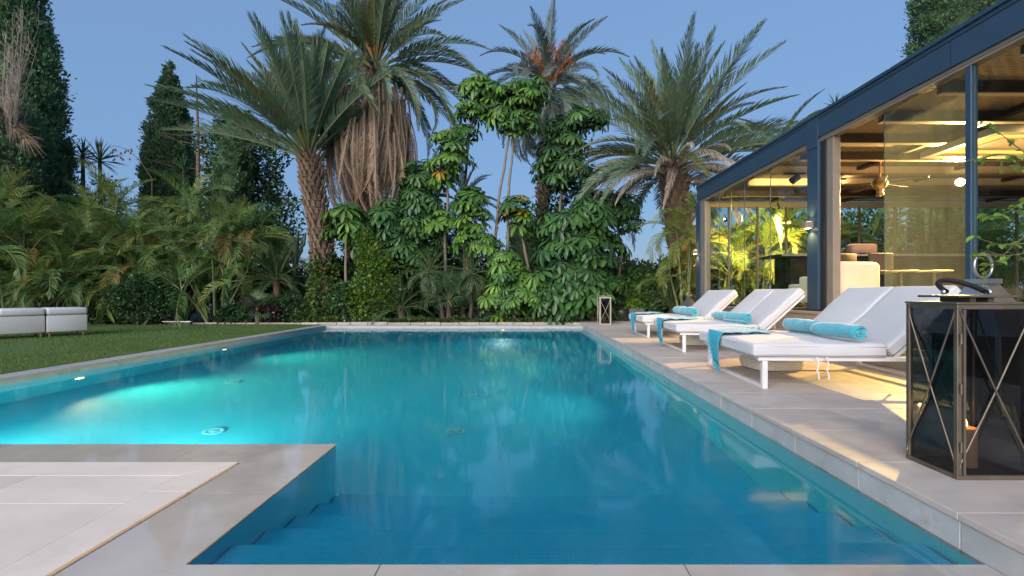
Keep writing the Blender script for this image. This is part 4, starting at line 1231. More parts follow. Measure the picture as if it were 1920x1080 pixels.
for k in range(40):
    a_ = k*2.4; ra = rnd.uniform(.3,.9)
    g.tube([rel+Vector((0,0,.0)), rel+Vector((math.cos(a_)*ra*.5, math.sin(a_)*ra*.5, .8)), rel+Vector((math.cos(a_)*ra, math.sin(a_)*ra, .9+rnd.random()*.6))], [.03,.022,.008], 4)
stuff(g.build('fruit_stalks', M['orange'], pb_))
# --- far grey palm with orange date stalks
b = at(1012, 21.5); c = P(1028, 158, 21.5)
pc = thing('date_palm', 'far grey-green date palm with orange date stalks', 'palm tree', b, group='date palms')
rel = c - b
trunk_part(pc, [(0,0,0),(.1,0,4),(rel.x,0,rel.z-.3)], .27, .24, per=11, scale_h=.3, tipmat=False)
crown_fronds(pc, rel, 'C', 66, -60, 74, 21, rstart=.2, spread=2.2)
g = MB(); r_ = random.Random(8)
for k in range(34):
    a_ = k*2.4; ra = r_.uniform(.5,1.3); tip = rel+Vector((math.cos(a_)*ra, math.sin(a_)*ra*.7-.3, .4+r_.random()*1.3))
    g.tube([rel+Vector((0,0,-.5)), (rel+Vector((0,0,-.5))).lerp(tip,.6)+Vector((0,0,.2)), tip], [.03,.022,.012], 4)
    for j in range(16):
        q = tip+Vector((r_.uniform(-.25,.25), r_.uniform(-.2,.2), -r_.random()*.5)); g.tube([tip, q], [.012,.006], 3)
        g.add([q+Vector(p) for p in ((-.03,0,0),(.03,0,0),(0,.03,.03),(0,-.02,-.05))], [(0,1,2),(0,3,1),(1,3,2),(0,2,3)])
stuff(g.build('fruit_stalks', M['orange'], pc))
# --- palm beside the pavilion
b = at(1290, 16.2); c = P(1260, 298, 16.2)
pd = thing('date_palm', 'date palm beside the pavilion with drooping grey dead fronds', 'palm tree', b, group='date palms')
rel = c - b
trunk_part(pd, [(0,0,0),(.05,0,1.5),(rel.x*.5,0,3),(rel.x,0,rel.z-.2)], .50, .42, per=13, scale_h=.2, tipmat=False)
crown_fronds(pd, rel, 'D', 76, -8, 86, 14, lib2='Dy', f2=.25, rstart=.25, spread=.95)
r_ = random.Random(15)
for k in range(22):
    az = R(r_.uniform(150, 300)) if k < 15 else R(r_.uniform(-60, 60))
    ob('dead_frond', DEADG[k % 3], pd, rel+Vector((math.cos(az)*.3, math.sin(az)*.3, -.35-.03*k)), Euler((r_.uniform(-.6,.6), -R(r_.uniform(-12, 28)), az)), (.95,)*3)
# --- palm whose crown shows over the roof
b = at(1470, 19.5); c = P(1462, 268, 19.5)
pe = thing('date_palm', 'date palm whose ragged crown shows just above the pavilion roof', 'palm tree', b, group='date palms')
rel = c - b
trunk_part(pe, [(0,0,0),(0,0,3),(rel.x,0,rel.z-.2)], .42, .36, per=10, scale_h=.3, tipmat=False)
crown_fronds(pe, rel, 'Dy', 26, -40, 55, 31, lib2='C', f2=.3, rstart=.2, spread=1.2)
for o in list(pe.children):
    if o.name.startswith('frond'): o.scale = (.62,)*3
# --- small far palm seen between the stems
b = at(868, 24); c = P(868, 372, 24)
pf = thing('date_palm', 'small distant palm glimpsed between the umbrella tree stems', 'palm tree', b, group='date palms')
rel = c - b
trunk_part(pf, [(0,0,0),(0,0,rel.z-.1)], .25, .22, boots=False)
crown_fronds(pf, rel, 'C', 22, -30, 75, 41, rstart=.15, spread=1.2)
for o in list(pf.children):
    if o.name.startswith('frond'): o.scale = (.6,)*3

# --- areca palms
def areca_lib(mat, seed):
    out = []
    for i, (L, bd) in enumerate(((1.7,.9),(2.0,1.35),(2.2,1.8),(2.0,2.2))):
        for j in range(2):
            out.append(frond_mesh('frond', L, bd, 38, .52, .019, [M[mat], M['cane']], seed+i*7+j, vee=28, base=.18, fwd=(64,26), tipdroop=.45, rach=.018, twist=rnd.uniform(-.25,.25), bexp=1.1))
    return out
ARE = {k: areca_lib(k, 900+100*i) for i, k in enumerate(('areca', 'areca_y', 'areca_o'))}
def areca(px, Y, htop, nst, label, seed, spread=.9, ymix=.3, omix=.008, sc_=1.0, z=GZ, group='areca palms by the lawn', x=None):
    r_ = random.Random(seed)
    b = at(px, Y, z) if x is None else Vector((x, Y, z))
    t = thing('areca_palm', label, 'palm', b, 0, group)
    for k in range(nst):
        a_ = k*2.39996+r_.uniform(-.3,.3); ra = spread*(.25+.75*math.sqrt((k+.3)/nst))
        h = htop*(1-.70*k/nst)*r_.uniform(.85,1.05)
        lx, ly = math.cos(a_)*ra, math.sin(a_)*ra*.8
        top = Vector((lx*1.5, ly*1.5, h*.62))
        pts = [Vector((lx*.35, ly*.35, 0)), Vector((lx*.8, ly*.8, h*.3)), top]
        MB().tube(pts, [.045,.04,.03], 7).build('cane', M['cane'], t, True)
        nf = 9 if k < 2 else 8
        for j in range(nf):
            az = j*2*math.pi/nf + r_.uniform(-.4,.4) + k
            el = r_.choice((78, 62, 48, 30, 12)) + r_.uniform(-8,8)
            q = r_.random()
            lb = ARE['areca_o'] if (q < omix or (el < 25 and q < .05)) else ARE['areca_y'] if q < omix+ymix else ARE['areca']
            idx = min(7, max(0, int((85-el)/22)*2 + r_.randrange(2)))
            s = sc_*r_.uniform(.85,1.15)*(.75+.25*h/htop)
            ob('frond', lb[idx], t, top+Vector((0,0,-.03*j)), Euler((r_.uniform(-.4,.4), -R(el), az)), (s,s,s))
    return t
AR = [(150, 17.0, 6.8, 8, 'tall areca palm whose top fronds reach the yuccas', .9, .5),
      (15, 13.9, 4.5, 7, 'areca palm clump directly behind the white sofa end', .9, .25),
      (95, 14.6, 4.5, 7, 'dark areca palm clump between the sofa and the big cypress', .9, .25),
      (185, 15.8, 6.2, 7, 'tall yellowing areca palm arching up left of the two yuccas', .9, .6),
      (258, 15.6, 5.6, 8, 'areca palm rising behind the round dark bush', .9, .35),
      (338, 15.9, 6.2, 8, 'tall areca palm in the middle of the lawn hedge', .9, .3),
      (405, 15.3, 5.2, 8, 'areca palm with pale canes showing at the lawn edge', .9, .3),
      (462, 16.0, 5.5, 7, 'areca palm nearest the scaly palm trunk', .85, .2),
      (150, 14.5, 3.1, 5, 'low areca palm with orange lower fronds beside the round bush', .7, .45),
      (-50, 14.4, 5.5, 7, 'areca palm clump at the edge of the picture behind the sofa', .9, .3),
      (-10, 15.6, 5.8, 7, 'areca palm in front of the dead brown cypress branches', .9, .3),
      (110, 16.3, 5.6, 7, 'areca palm at the foot of the big dark cypress', .9, .3)]
for i, (px, Y, h, ns, lb, spd, ym) in enumerate(AR): areca(px, Y, h, ns, lb, 50+i, spd, ym)
AR2 = [(1284, 14.1, 6.0, 5, 'yellow-green areca palm between the date palm trunk and the corner post', .32, .95, .0),
       (1345, 15.7, 4.2, 5, 'lit areca palm outside the end glazing, nearest the corner post', .7, .5, .0),
       (1425, 15.6, 4.8, 7, 'brightly lit areca palm outside the end glazing, in the middle', .8, .6, .0),
       (1505, 15.6, 4.8, 7, 'lit areca palm outside the end glazing behind the bar end', .8, .6, .0),
       (1610, 15.6, 4.6, 5, 'areca palm outside the end glazing behind the rose speaker', .8, .4, .0),
       (1740, 15.2, 4.4, 5, 'areca palm outside the end glazing behind the dusty pane', .8, .4, .0),
       (1868, 14.7, 4.6, 6, 'dim areca palm outside the end glazing behind the slim stile', .8, .4, .0)]
for i, (px, Y, h, ns, lb, spd, ym, om) in enumerate(AR2): areca(px, Y, h, ns, lb, 80+i, spd, ym, om, sc_=.7 if i == 0 else 1.0, group='areca palms behind the pavilion')

# --- umbrella trees
ROS = {}
for k, mt in (('l','umb_l'), ('m','umb_m'), ('d','umb_d'), ('y','umb_y')):
    ROS[k] = [rosette_mesh('leaf', n_, .34, .041, [M[mt], M['stem']], 40+i+ord(k), .42+.16*i) for i, n_ in enumerate((10, 12, 9, 11))]
def umbrella(label, Y, stems, clumps, seed, mats='l', size=1.0, basepx=None, yl=0):
    """stems: list of px paths; clumps: (px, py, rx, ry, n) in photograph pixels at depth Y"""
    r_ = random.Random(seed)
    sc_ = Y/F
    b = at(basepx if basepx is not None else stems[0][0][0], Y)
    t = thing('umbrella_tree', label, 'umbrella tree', b, 0, 'umbrella trees behind the pool')
    for s in stems:
        pts = [P(x, y, Y) - b for (x, y) in s]
        n_ = len(pts)
        fine = []
        for i in range(n_-1):
            for k in range(4):
                fine.append(pts[i].lerp(pts[i+1], k/4) + Vector((r_.uniform(-.02,.02), 0, 0)))
        fine.append(pts[-1])
        MB().tube(fine, [.06 - .03*i/len(fine) for i in range(len(fine))], 8).build('stem', M['stem'], t, True)
    ps_, ds_ = [], []
    rg = np.random.default_rng(seed+500)
    for (px, py, rx, ry, n_) in clumps:
        c = P(px, py, Y) - b
        p_, d_ = ellipsoid_points((c.x, c.y+.15, c.z), (rx*sc_*.85, min(rx*sc_, 1.0)*.8, ry*sc_*.85), int(n_*11), rg, .2); ps_.append(p_); ds_.append(d_)
        RX, RZ = rx*sc_, ry*sc_; RY = min(RX, 1.0)
        MB().tube([c+Vector((0,0,-RZ)), c+Vector((0,0,RZ*.6))], [.022,.008], 5).build('twig', M['stem'], t)
        for k in range(int(n_*1.2)):
            while True:
                d = Vector((r_.gauss(0,1), r_.gauss(0,1), r_.gauss(0,1))).normalized()
                if d.y < .55: break
            q = r_.uniform(.55, 1.0)
            p = c + Vector((d.x*RX*q, d.y*RY*q, d.z*RZ*q))
            k_ = 'y' if r_.random() < yl else r_.choice(mats)
            tilt = Vector((d.x*.7, d.y*.7-.12, .9)).normalized()
            e = Vector((0,0,1)).rotation_difference(tilt).to_euler()
            s = 1.3*size*r_.uniform(.55, 1.25)
            o = ob('leaf', r_.choice(ROS[k_]), t, p, e, (s,s,s))
            o.rotation_euler.rotate_axis('Z', r_.uniform(0, 6.28))
    stuff(ob('dark_inner_foliage', leaf_cloud('dark_inner_foliage', np.concatenate(ps_), np.concatenate(ds_)*.5, .15, .3, M['shrub_d'], .8, -.2, rg), t))  # dark leaves fill gaps and put the crown's inner shade into colour
    return t
umbrella('slender umbrella tree with two bare pale stems and a light crown', 15.6, [[(932,560),(925,480),(935,380),(955,250),(972,215)], [(957,560),(952,480),(952,380),(960,300),(965,215)]],
         [(975,180,52,26,34), (1005,160,20,15,6), (940,205,25,25,12), (960,235,28,22,10), (985,225,35,20,12)], 1, 'llm')
umbrella('umbrella tree with a small light crown beside the skirted palm', 16.0, [[(872,560),(872,430),(872,340),(880,250),(892,200)]],
         [(897,165,42,22,26), (890,205,38,22,18), (870,250,28,20,10), (915,195,22,20,8)], 2, 'llm', yl=.02)
umbrella('thin umbrella tree standing left of the light crown', 15.3, [[(838,560),(834,460),(840,370),(838,300)]],
         [(838,265,38,20,14), (845,300,44,24,20), (830,330,30,18,10), (830,412,36,18,12)], 3, 'llm', yl=.03)
umbrella('umbrella tree with a bright lower crown right of the thin stem', 15.2, [[(878,560),(876,450),(878,400)]],
         [(880,372,34,24,16), (885,405,36,22,16), (876,440,28,18,10), (905,455,40,22,16)], 4, 'llm')
umbrella('dark umbrella tree in front of the far grey palm', 16.6, [[(1050,560),(1048,450),(1052,350),(1055,260)]],
         [(1095,222,50,22,26), (1045,235,36,22,16), (1055,275,60,26,30), (1065,325,66,34,44), (1040,300,50,30,26)], 5, 'dmm')
umbrella('umbrella tree with a few yellow leaves against the sky', 15.4, [[(1002,560),(985,470),(972,420)]],
         [(970,388,32,22,18), (978,420,28,18,12)], 6, 'lm', yl=.12)
umbrella('broad umbrella tree with large glossy leaves behind the far lantern', 14.9, [[(1085,598),(1075,500),(1070,430)], [(1120,598),(1130,480),(1120,420)]],
         [(1060,420,55,30,36), (1110,400,50,30,28), (1085,460,85,40,70), (1075,520,80,45,66), (1120,540,55,45,34), (1040,560,55,35,30)], 7, 'mmd', 1.25)
umbrella('dark umbrella tree spreading under the drooping dead fronds', 16.6, [[(1160,560),(1165,460),(1150,400)]],
         [(1150,385,52,32,34), (1110,375,40,25,18), (1180,410,30,25,14)], 8, 'd')
umbrella('yellow-green umbrella bush in the middle of the bed', 14.7, [[(965,600),(960,560),(958,520)]],
         [(955,520,45,34,30), (975,555,52,34,34), (930,560,38,36,24), (1000,530,34,30,18), (945,485,34,22,14)], 9, 'llm', .9)
umbrella('dark umbrella tree to the right of the brown skirt', 16.4, [[(800,580),(795,480),(790,380)], [(770,580),(765,470),(760,420)]],
         [(795,330,45,32,34), (790,375,50,30,36), (775,420,55,32,38), (745,440,45,35,28), (810,440,40,32,24), (735,395,36,22,14)], 10, 'dmm')
umbrella('light large-leaved umbrella plant beside the scaly trunk', 15.3, [[(650,590),(648,500),(650,430)]],
         [(650,402,36,20,16), (628,425,25,16,8), (665,425,30,16,10)], 11, 'lmm', 1.25)
umbrella('mid-green umbrella tree under the brown skirt', 15.9, [[(725,590),(722,500),(720,430)]],
         [(715,410,40,22,20), (735,450,50,30,30), (705,470,40,34,26), (770,480,44,36,28), (680,450,30,26,14)], 12, 'mmd')
# --- leafy shrubs and trees: thing > crown, stems
def shrub(name, label, cat, b, clumps, n, size, mat, aspect=.32, seed=1, stems=3, flowers=0, group=None, stemmat='bark', jitter=.8, shell=.5, extra=None):
    """clumps: (x, y, z, rx, ry, rz) relative to the base b"""
    r = np.random.default_rng(seed)
    t = thing(name, label, cat, b, 0, group)
    vol = np.array([c[3]*c[4]+c[3]*c[5]+c[4]*c[5] for c in clumps]); vol = vol/vol.sum()
    ps, ds = [], []
    for c, v in zip(clumps, vol):
        p, d = ellipsoid_points(c[:3], c[3:], max(20, int(n*v)), r, shell); ps.append(p); ds.append(d)
    p = np.concatenate(ps); d = np.concatenate(ds); k = p[:,2] > .02; p, d = p[k], d[k]
    o = ob('crown', leaf_cloud('crown', p, d*.7, size, aspect, M[mat], jitter, .25, r), t)
    if extra:
        q = r.random(len(p)) < extra[1]
        ob('crown', leaf_cloud('crown', p[q]+d[q]*.05, d[q], size, aspect, M[extra[0]], jitter, .3, r), t)
    for k in range(stems):
        c = clumps[k % len(clumps)]
        MB().tube([(c[0]*.2+.05*k, c[1]*.2, 0), (c[0]*.6, c[1]*.6, c[2]*.5), (c[0], c[1], c[2])], [.05,.035,.015], 6).build('stem', M[stemmat], t, True)
    if flowers:
        i = r.integers(0, len(p), flowers)
        stuff(ob('flowers', leaf_cloud('flowers', p[i]+d[i]*.06, d[i], size*.9, .45, M['flower'], .9, .1, r), t))
    return t
def blob(rx, ry, rz, n, seed, zc=None, lump=.45):
    """a rounded bush outline made of n smaller clumps"""
    r_ = random.Random(seed); out = [(0,0,zc or rz, rx*.75, ry*.75, rz*.8)]
    for k in range(n):
        a_ = k*2.4; u = r_.uniform(-.6,.95); q = math.sqrt(1-u*u)
        s = r_.uniform(.8,1.2)*lump
        out.append((math.cos(a_)*q*rx*.72, math.sin(a_)*q*ry*.72, (zc or rz)+u*rz*.72, rx*s, ry*s, rz*s))
    return out
shrub('round_bush', 'round dark bush with red flowers standing on the lawn edge', 'bush', at(258, 14.2), blob(.95,.8,.78,9,3), 9000, .075, 'shrub_d', flowers=14, seed=3)
shrub('lime_bush', 'lime-green citrus bush in front of the brown skirt', 'bush', at(700, 14.9), [(0,0,1.2,.65,.6,.9),(-.1,0,2.1,.45,.45,.6),(.45,0,1.0,.6,.5,.6),(-.45,0,.9,.5,.5,.6),(-.35,0,2.7,.28,.3,.4),(.25,0,1.9,.4,.4,.4)], 7000, .085, 'shrub_l', seed=4, extra=('shrub_m', .4))
shrub('dark_tree', 'dark leafy tree rising behind the areca palms left of the scaly trunk', 'tree', at(455, 19.5), [(0,0,5.2,1.7,1.4,1.6),(-.5,0,7.0,1.2,1.2,1.2),(.6,0,6.6,1.2,1.1,1.1),(.9,0,4.2,1.5,1.2,1.6),(-.9,0,4.6,1.2,1.2,1.2),(.3,0,2.8,1.7,1.4,1.5),(1.4,0,3.2,.8,.8,.9),(-.2,0,8.0,.8,.8,.7)], 16000, .13, 'shrub_d', seed=5, stems=4, extra=('shrub_m', .12))
HD = [(165, 18.2, 1.5, 4.6, 'shrub_d', 'tall dark hedge shrub hiding the yucca trunks'),
      (20, 17.5, 2.4, 2.3, 'shrub_d', 'dark hedge shrub behind the white sofa'), (130, 18, 2.4, 2.2, 'shrub_d', 'dark hedge shrub under the big cypress'),
      (300, 18, 2.2, 2.0, 'shrub_d', 'dark hedge shrub under the middle cypress'), (520, 17.2, 1.3, 1.35, 'shrub_d', 'dark shrub between the cactus and the areca palms'),
      (655, 16.6, 1.4, 1.9, 'shrub_d', 'dark shrub covering the foot of the skirted palm'), (860, 17.5, 1.9, 1.75, 'shrub_d', 'dark shrub behind the pygmy palms'),
      (985, 17.5, 1.7, 1.6, 'shrub_d', 'dark shrub behind the yellow-green umbrella bush'), (1105, 17.8, 1.8, 1.9, 'shrub_d', 'dark shrub behind the broad umbrella tree'),
      (1190, 15.9, 1.1, 1.5, 'shrub_m', 'mid-green shrub behind the round dark pot'), (1240, 16.6, 1.0, 1.75, 'shrub_d', 'dark shrub in front of the pavilion-side date palm'),
      (760, 17.2, 1.4, 1.6, 'shrub_d', 'dark shrub under the dark umbrella tree'), (1175, 18.6, 1.5, 2.0, 'shrub_m', 'grey-green shrub against the sky above the square planter'),
      (400, 17.6, 1.8, 2.0, 'shrub_d', 'dark hedge shrub behind the middle areca palms'), (1360, 18.2, 2.2, 3.0, 'shrub_d', 'dark shrub outside the end glazing by the corner post'),
      (1540, 18.2, 2.8, 4.6, 'shrub_d', 'dark shrub outside the end glazing behind the bar'), (1720, 18.0, 2.8, 4.8, 'shrub_d', 'dark shrub outside the end glazing behind the dusty pane'),
      (1890, 17.6, 2.6, 4.8, 'shrub_d', 'dark shrub outside the end glazing at the picture edge'), (930, 19.5, 2.2, 2.2, 'shrub_d', 'dark shrub low behind the bare umbrella tree stems'), (700, 18.6, 2.0, 3.4, 'shrub_d', 'tall dark shrub hidden under the brown skirt'),
      (560, 19.0, 1.2, 1.5, 'shrub_m', 'small shrub against the sky behind the cactus'), (820, 18.2, 1.5, 3.6, 'shrub_d', 'tall dark shrub behind the thin umbrella tree'), (1060, 19.0, 1.5, 4.6, 'shrub_d', 'tall dark shrub behind the dark umbrella tree'),
      (215, 17.6, 2.2, 2.6, 'shrub_d', 'dark hedge shrub below the yuccas'), (-70, 17.0, 2.4, 2.4, 'shrub_d', 'dark hedge shrub at the picture edge beyond the lawn')]
for i, (px, Y, rx, rz, mt, lb) in enumerate(HD):
    shrub('hedge_shrub', lb, 'shrub', at(px, Y), blob(rx, 1.1, rz*.62, 8, 60+i), 5200, .13, mt, seed=60+i, group='hedge shrubs behind the planting', shell=.4, extra=('shrub_m', .1) if i % 2 else None)
LOW = [(490, 15.1, .75, .8, 'shrub_r', 'purple-leaved bush at the lawn edge near the cactus'), (548, 15.2, .65, .8, 'shrub_d', 'low dark bush left of the ivy mound'),
       (645, 15.0, .5, 1.1, 'shrub_d', 'dark leafy bush between the ivy mound and the lime bush'), (1215, 15.2, .7, 1.1, 'shrub_m', 'low leafy bush beside the square planter'),
       (1150, 15.3, .6, 1.2, 'shrub_d', 'dark bush behind the far lantern'), (440, 14.9, .7, .55, 'shrub_d', 'low dark bush under the pale areca canes'),
       (190, 14.9, .5, .4, 'shrub_d', 'low dark bush at the sofa end'), (1020, 15.0, .6, .7, 'shrub_m', 'low bush with yellowish twigs before the broad umbrella tree')]
for i, (px, Y, rx, rz, mt, lb) in enumerate(LOW):
    shrub('low_bush', lb, 'bush', at(px, Y), blob(rx, .5, rz*.62, 7, 90+i), 2600, .095, mt, seed=90+i, group='low bushes in the bed', flowers=6 if mt == 'shrub_r' else 0)
# ivy mound on the palm foot, ivy carpet along the edging
r = np.random.default_rng(33)
b = at(600, 15.2)
ps, ds = [], []
for c in ((0,.1,.5,.75,.35,.75),(.1,.2,1.3,.55,.5,.6),(-.3,0,.35,.6,.35,.45),(.0,.3,1.9,.5,.5,.5)):
    p, d = ellipsoid_points(c[:3], c[3:], 1500, r, .75); ps.append(p); ds.append(d)
p = np.concatenate(ps); d = np.concatenate(ds); k = p[:,2] > .0
t = thing('ivy_mound', 'ivy climbing the foot of the scaly palm trunk', 'ivy', b)
stuff(ob('leaves', leaf_cloud('leaves', p[k], d[k]*.5, .10, .42, M['ivy'], .6, -.15, r), t))
n = 6500
p = np.stack([-6.6 + r.random(n)*8.3, 14.5 + .65*r.random(n)**1.4, np.zeros(n)], 1)
p[:,2] = -.06 + .20*r.random(n)*(.5+.5*np.sin(p[:,0]*2.3)**2)
d = np.tile(np.array([[0,-.4,.8]]), (n,1))
tag(ob('ground_ivy', leaf_cloud('ground_ivy', p, d, .075, .45, M['ivy'], .6, .1, r)), 'low ivy carpet along the edging behind the pool', 'ground cover', kind='stuff')

# --- cypresses
def cypress(label, b, prof, n, size, seed, squash=1.0):
    r = np.random.default_rng(seed)
    t = thing('cypress', label, 'cypress tree', b, 0, 'cypress trees')
    zz = np.array([q[0] for q in prof]); rr = np.array([q[1] for q in prof])
    H = zz[-1]
    w = np.interp(np.linspace(0, H, 200), zz, rr); cdf = np.cumsum(w+.05); cdf /= cdf[-1]
    per = 46; nt_ = n//per
    z = np.interp(r.random(nt_), cdf, np.linspace(0, H, 200)); a_ = r.random(nt_)*2*np.pi
    lump = 1 + .07*np.sin(a_*5+z*1.1+seed)*np.sin(z*1.9) + .06*np.sin(a_*9-z*2.3) + .05*np.sin(z*5+a_*3)
    ra = np.interp(z, zz, rr)*lump*(.86+.14*r.random(nt_))
    c = np.stack([np.cos(a_)*ra, np.sin(a_)*ra*squash, z], 1)
    out = np.stack([np.cos(a_), np.sin(a_), np.zeros(nt_)], 1)
    ts = size*(1.3+.9*r.random(nt_))*np.clip(ra/.9, .35, 1)
    u = r.random((nt_, per)); w_ = np.sin(np.pi*np.clip(u*.9+.1, 0, 1))**.8
    q = r.normal(0, .55, (nt_, per, 3))*w_[..., None]*ts[:, None, None]
    ax = out*.45 + np.array([0, 0, 1.0])
    p = (c[:, None] + ax[:, None]*((u-.35)*2.3)[..., None]*ts[:, None, None] + q)
    d = ax[:, None]*.8 + q/ts[:, None, None]*.8
    p = p.reshape(-1, 3); d = d.reshape(-1, 3)
    ob('crown', leaf_cloud('crown', p, d, size*.9, .26, M['cyp'], .3, .1, r, .4), t)
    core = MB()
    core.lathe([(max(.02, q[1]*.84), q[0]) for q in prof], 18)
    core.build('opaque_core', M['cyp_core'], t, True)  # solid dark core added to keep the crown opaque
    MB().tube([(0,0,-.1),(0,0,prof[0][0]+.6)], [.22,.18], 8).build('trunk', M['bark'], t, True)
    return t
def prof_px(b, Y, rows):
    """rows: (py, half width px)"""
    return [((CZ-(py-CY)/F*Y)-b.z, hw/F*Y) for (py, hw) in rows]
b = at(22, 19.0)
cypress('huge dark cypress filling the upper corner of the picture beyond the lawn', b, prof_px(b, 19, [(520,78),(420,82),(300,76),(200,68),(120,60),(50,46),(-40,34),(-120,40),(-200,12),(-210,1)]), 110000, .13, 1)
b = at(-5, 16.9)
cypress('olive-tinged cypress in front of the huge one, at the picture edge', b, prof_px(b, 16.9, [(520,70),(400,85),(300,80),(240,60),(190,30),(160,2)]), 40000, .12, 6)
b = at(318, 24.0)
cypress('slim pointed cypress standing alone against the sky', b, prof_px(b, 24, [(520,32),(400,38),(320,36),(260,31),(210,24),(170,15),(140,7),(120,1)]), 60000, .13, 2)
b = at(437, 18.2)
cypress('young cypress in front of the dark leafy tree', b, prof_px(b, 18.2, [(480,24),(380,30),(300,26),(240,14),(205,2)]), 18000, .11, 3)
b = at(1795, 24.0)
cypress('tall cypress rising above the pavilion roof', b, prof_px(b, 24, [(500,60),(300,66),(180,66),(90,68),(0,66),(-90,50),(-160,22),(-190,2)]), 70000, .14, 4)
b = at(985, 19.8)
cypress('narrow dark conifer seen between the pale stems', b, prof_px(b, 19.8, [(540,28),(480,30),(430,22),(400,3)]), 7000, .12, 5)
# dead brown branches on the big cypress
r_ = random.Random(77)
b = at(12, 16.4)
t = thing('dead_cypress', 'bare greyish-brown dead cypress branches in front of the huge cypress', 'dead tree', b)
for k in range(34):
    x0 = r_.uniform(-40, 40); tip = (x0*.5+r_.uniform(-22,48), r_.uniform(15, 170))
    p0 = P(12+x0*.25, 310+r_.uniform(-20,20), 16.4)-b; p2 = P(12+tip[0], tip[1], 16.4+r_.uniform(-.5,.3))-b
    p1 = p0.lerp(p2, .5)+Vector((r_.uniform(-.15,.15), r_.uniform(-.2,.1), 0))
    g = MB(); g.tube([p0, p1, p2], [.022,.014,.004], 4)
    for j in range(26):
        q = r_.uniform(.2, 1); s = p0.lerp(p1, q*2) if q < .5 else p1.lerp(p2, q*2-1)
        e = s + Vector((r_.uniform(-.32,.32), r_.uniform(-.2,.2), r_.uniform(.1,.5)))
        g.tube([s, s.lerp(e,.5)+Vector((r_.uniform(-.04,.04),0,-.02)), e], [.006,.0045,.002], 3)
    g.build('branch', M['deadg'], t)
MB().tube([(0,0,0), P(12,430,16.4)-b, P(12,290,16.4)-b], [.12,.1,.06], 8).build('trunk', M['bark'], t, True)
for (cx_, cy_) in ((40, 255), (60, 275), (22, 330)):
    g = MB()
    for j in range(60):
        s = P(cx_-15, cy_-15, 16.2)-b; e = s + Vector((r_.uniform(-.1,.75), r_.uniform(-.3,.2), r_.uniform(-.7,.1)))
        g.tube([s, s.lerp(e,.5)+Vector((0,0,.08)), e], [.008,.006,.002], 3)
    g.build('branch', M['dead'], t)
# bare conifer
b = at(371, 22.5)
t = thing('bare_conifer', 'thin bare conifer trunk with short dead twigs beside the slim cypress', 'dead tree', b)
tp = [P(371,560,22.5)-b, P(372,400,22.5)-b, P(371,250,22.5)-b, P(368,140,22.5)-b]
MB().tube(tp, [.13,.11,.07,.02], 8).build('trunk', M['boot'], t, True)
for k in range(30):
    py = r_.uniform(140, 320); s = P(370, py, 22.5)-b
    L_ = r_.uniform(.3,.8)*(.4+.6*(py-130)/190) if k > 5 else r_.uniform(1.4, 2.4)
    if k <= 5: py = r_.uniform(240, 320); s = P(370, py, 22.5)-b; a_ = r_.choice((0, math.pi))+r_.uniform(-.7,.7)
    e = s + Vector((math.cos(a_)*L_, math.sin(a_)*L_*.6, r_.uniform(-.2,.25)*L_))
    g = MB(); g.tube([s, s.lerp(e,.5)+Vector((0,0,-.05*L_)), e], [.03,.018,.006], 4)
    for j in range(int(8*L_)+3):
        q = s.lerp(e, r_.uniform(.25,1)); g.tube([q, q+Vector((r_.uniform(-.18,.18), r_.uniform(-.1,.1), r_.uniform(-.25,.2)))], [.009,.004], 3)
    g.build('branch', M['bark'], t)
# arching dry stalk above the arecas
b = at(285, 17.0)
t = thing('dry_stalk', 'arching dry flower stalk with dark pods above the areca palms', 'plant', b)
pts = [P(285,335,17)-b, P(262,300,17)-b, P(238,280,17)-b, P(215,273,17)-b, P(205,277,17)-b]
MB().tube([(0,0,0)]+pts, [.016,.014,.013,.012,.010,.006], 5).build('stalk', M['bark'], t, True)
g = MB()
for k in range(22):
    q = P(238-r_.uniform(-10,32), 280+r_.uniform(0,22), 17)-b
    g.lathe([(.001,-.05),(.03,-.02),(.03,.02),(.001,.05)], 5, c=q)
stuff(g.build('pods', M['bark'], t))
# yuccas
def yucca(px, py, Y, n, L, label, sz=1.0):
    b = at(px, Y); top = P(px, py, Y)-b
    t = thing('yucca', label, 'yucca', b, 0, 'yuccas')
    MB().tube([(0,0,0),(.06,0,top.z*.5),top], [.10,.08,.06], 8).build('trunk', M['bark'], t, True)
    me = MB()
    me.add([(0,-.03,0),(0,.03,0),(L*.5,.035,.02),(L*.5,-.035,.02),(L*.5,0,-.01),(0,0,-.01),(L,0,-.05)], [(0,5,4,3),(5,1,2,4),(3,4,6),(4,2,6)])
    m_ = me.mesh('blade', M['cycad'])
    for k in range(n):
        q = k/n; el = 88-125*q + rnd.uniform(-10,10); s = sz*rnd.uniform(.85,1.1)
        ob('blade', m_, t, top+Vector((0,0,-.12*q)), Euler((0, -R(el), k*2.4)), (s,s,s))
yucca(155, 290, 19, 30, .75, 'smaller yucca rosette against the sky right of the huge cypress')
yucca(187, 298, 18.6, 38, .9, 'larger yucca rosette against the sky above the areca palms')
yucca(128, 285, 19.3, 24, .7, 'yucca rosette half hidden by the huge cypress')
yucca(345, 318, 17.2, 26, .7, 'yucca spikes poking out between the areca palms')
yucca(1567, 200, 23, 20, .8, 'yucca tips showing above the pavilion roof beam')
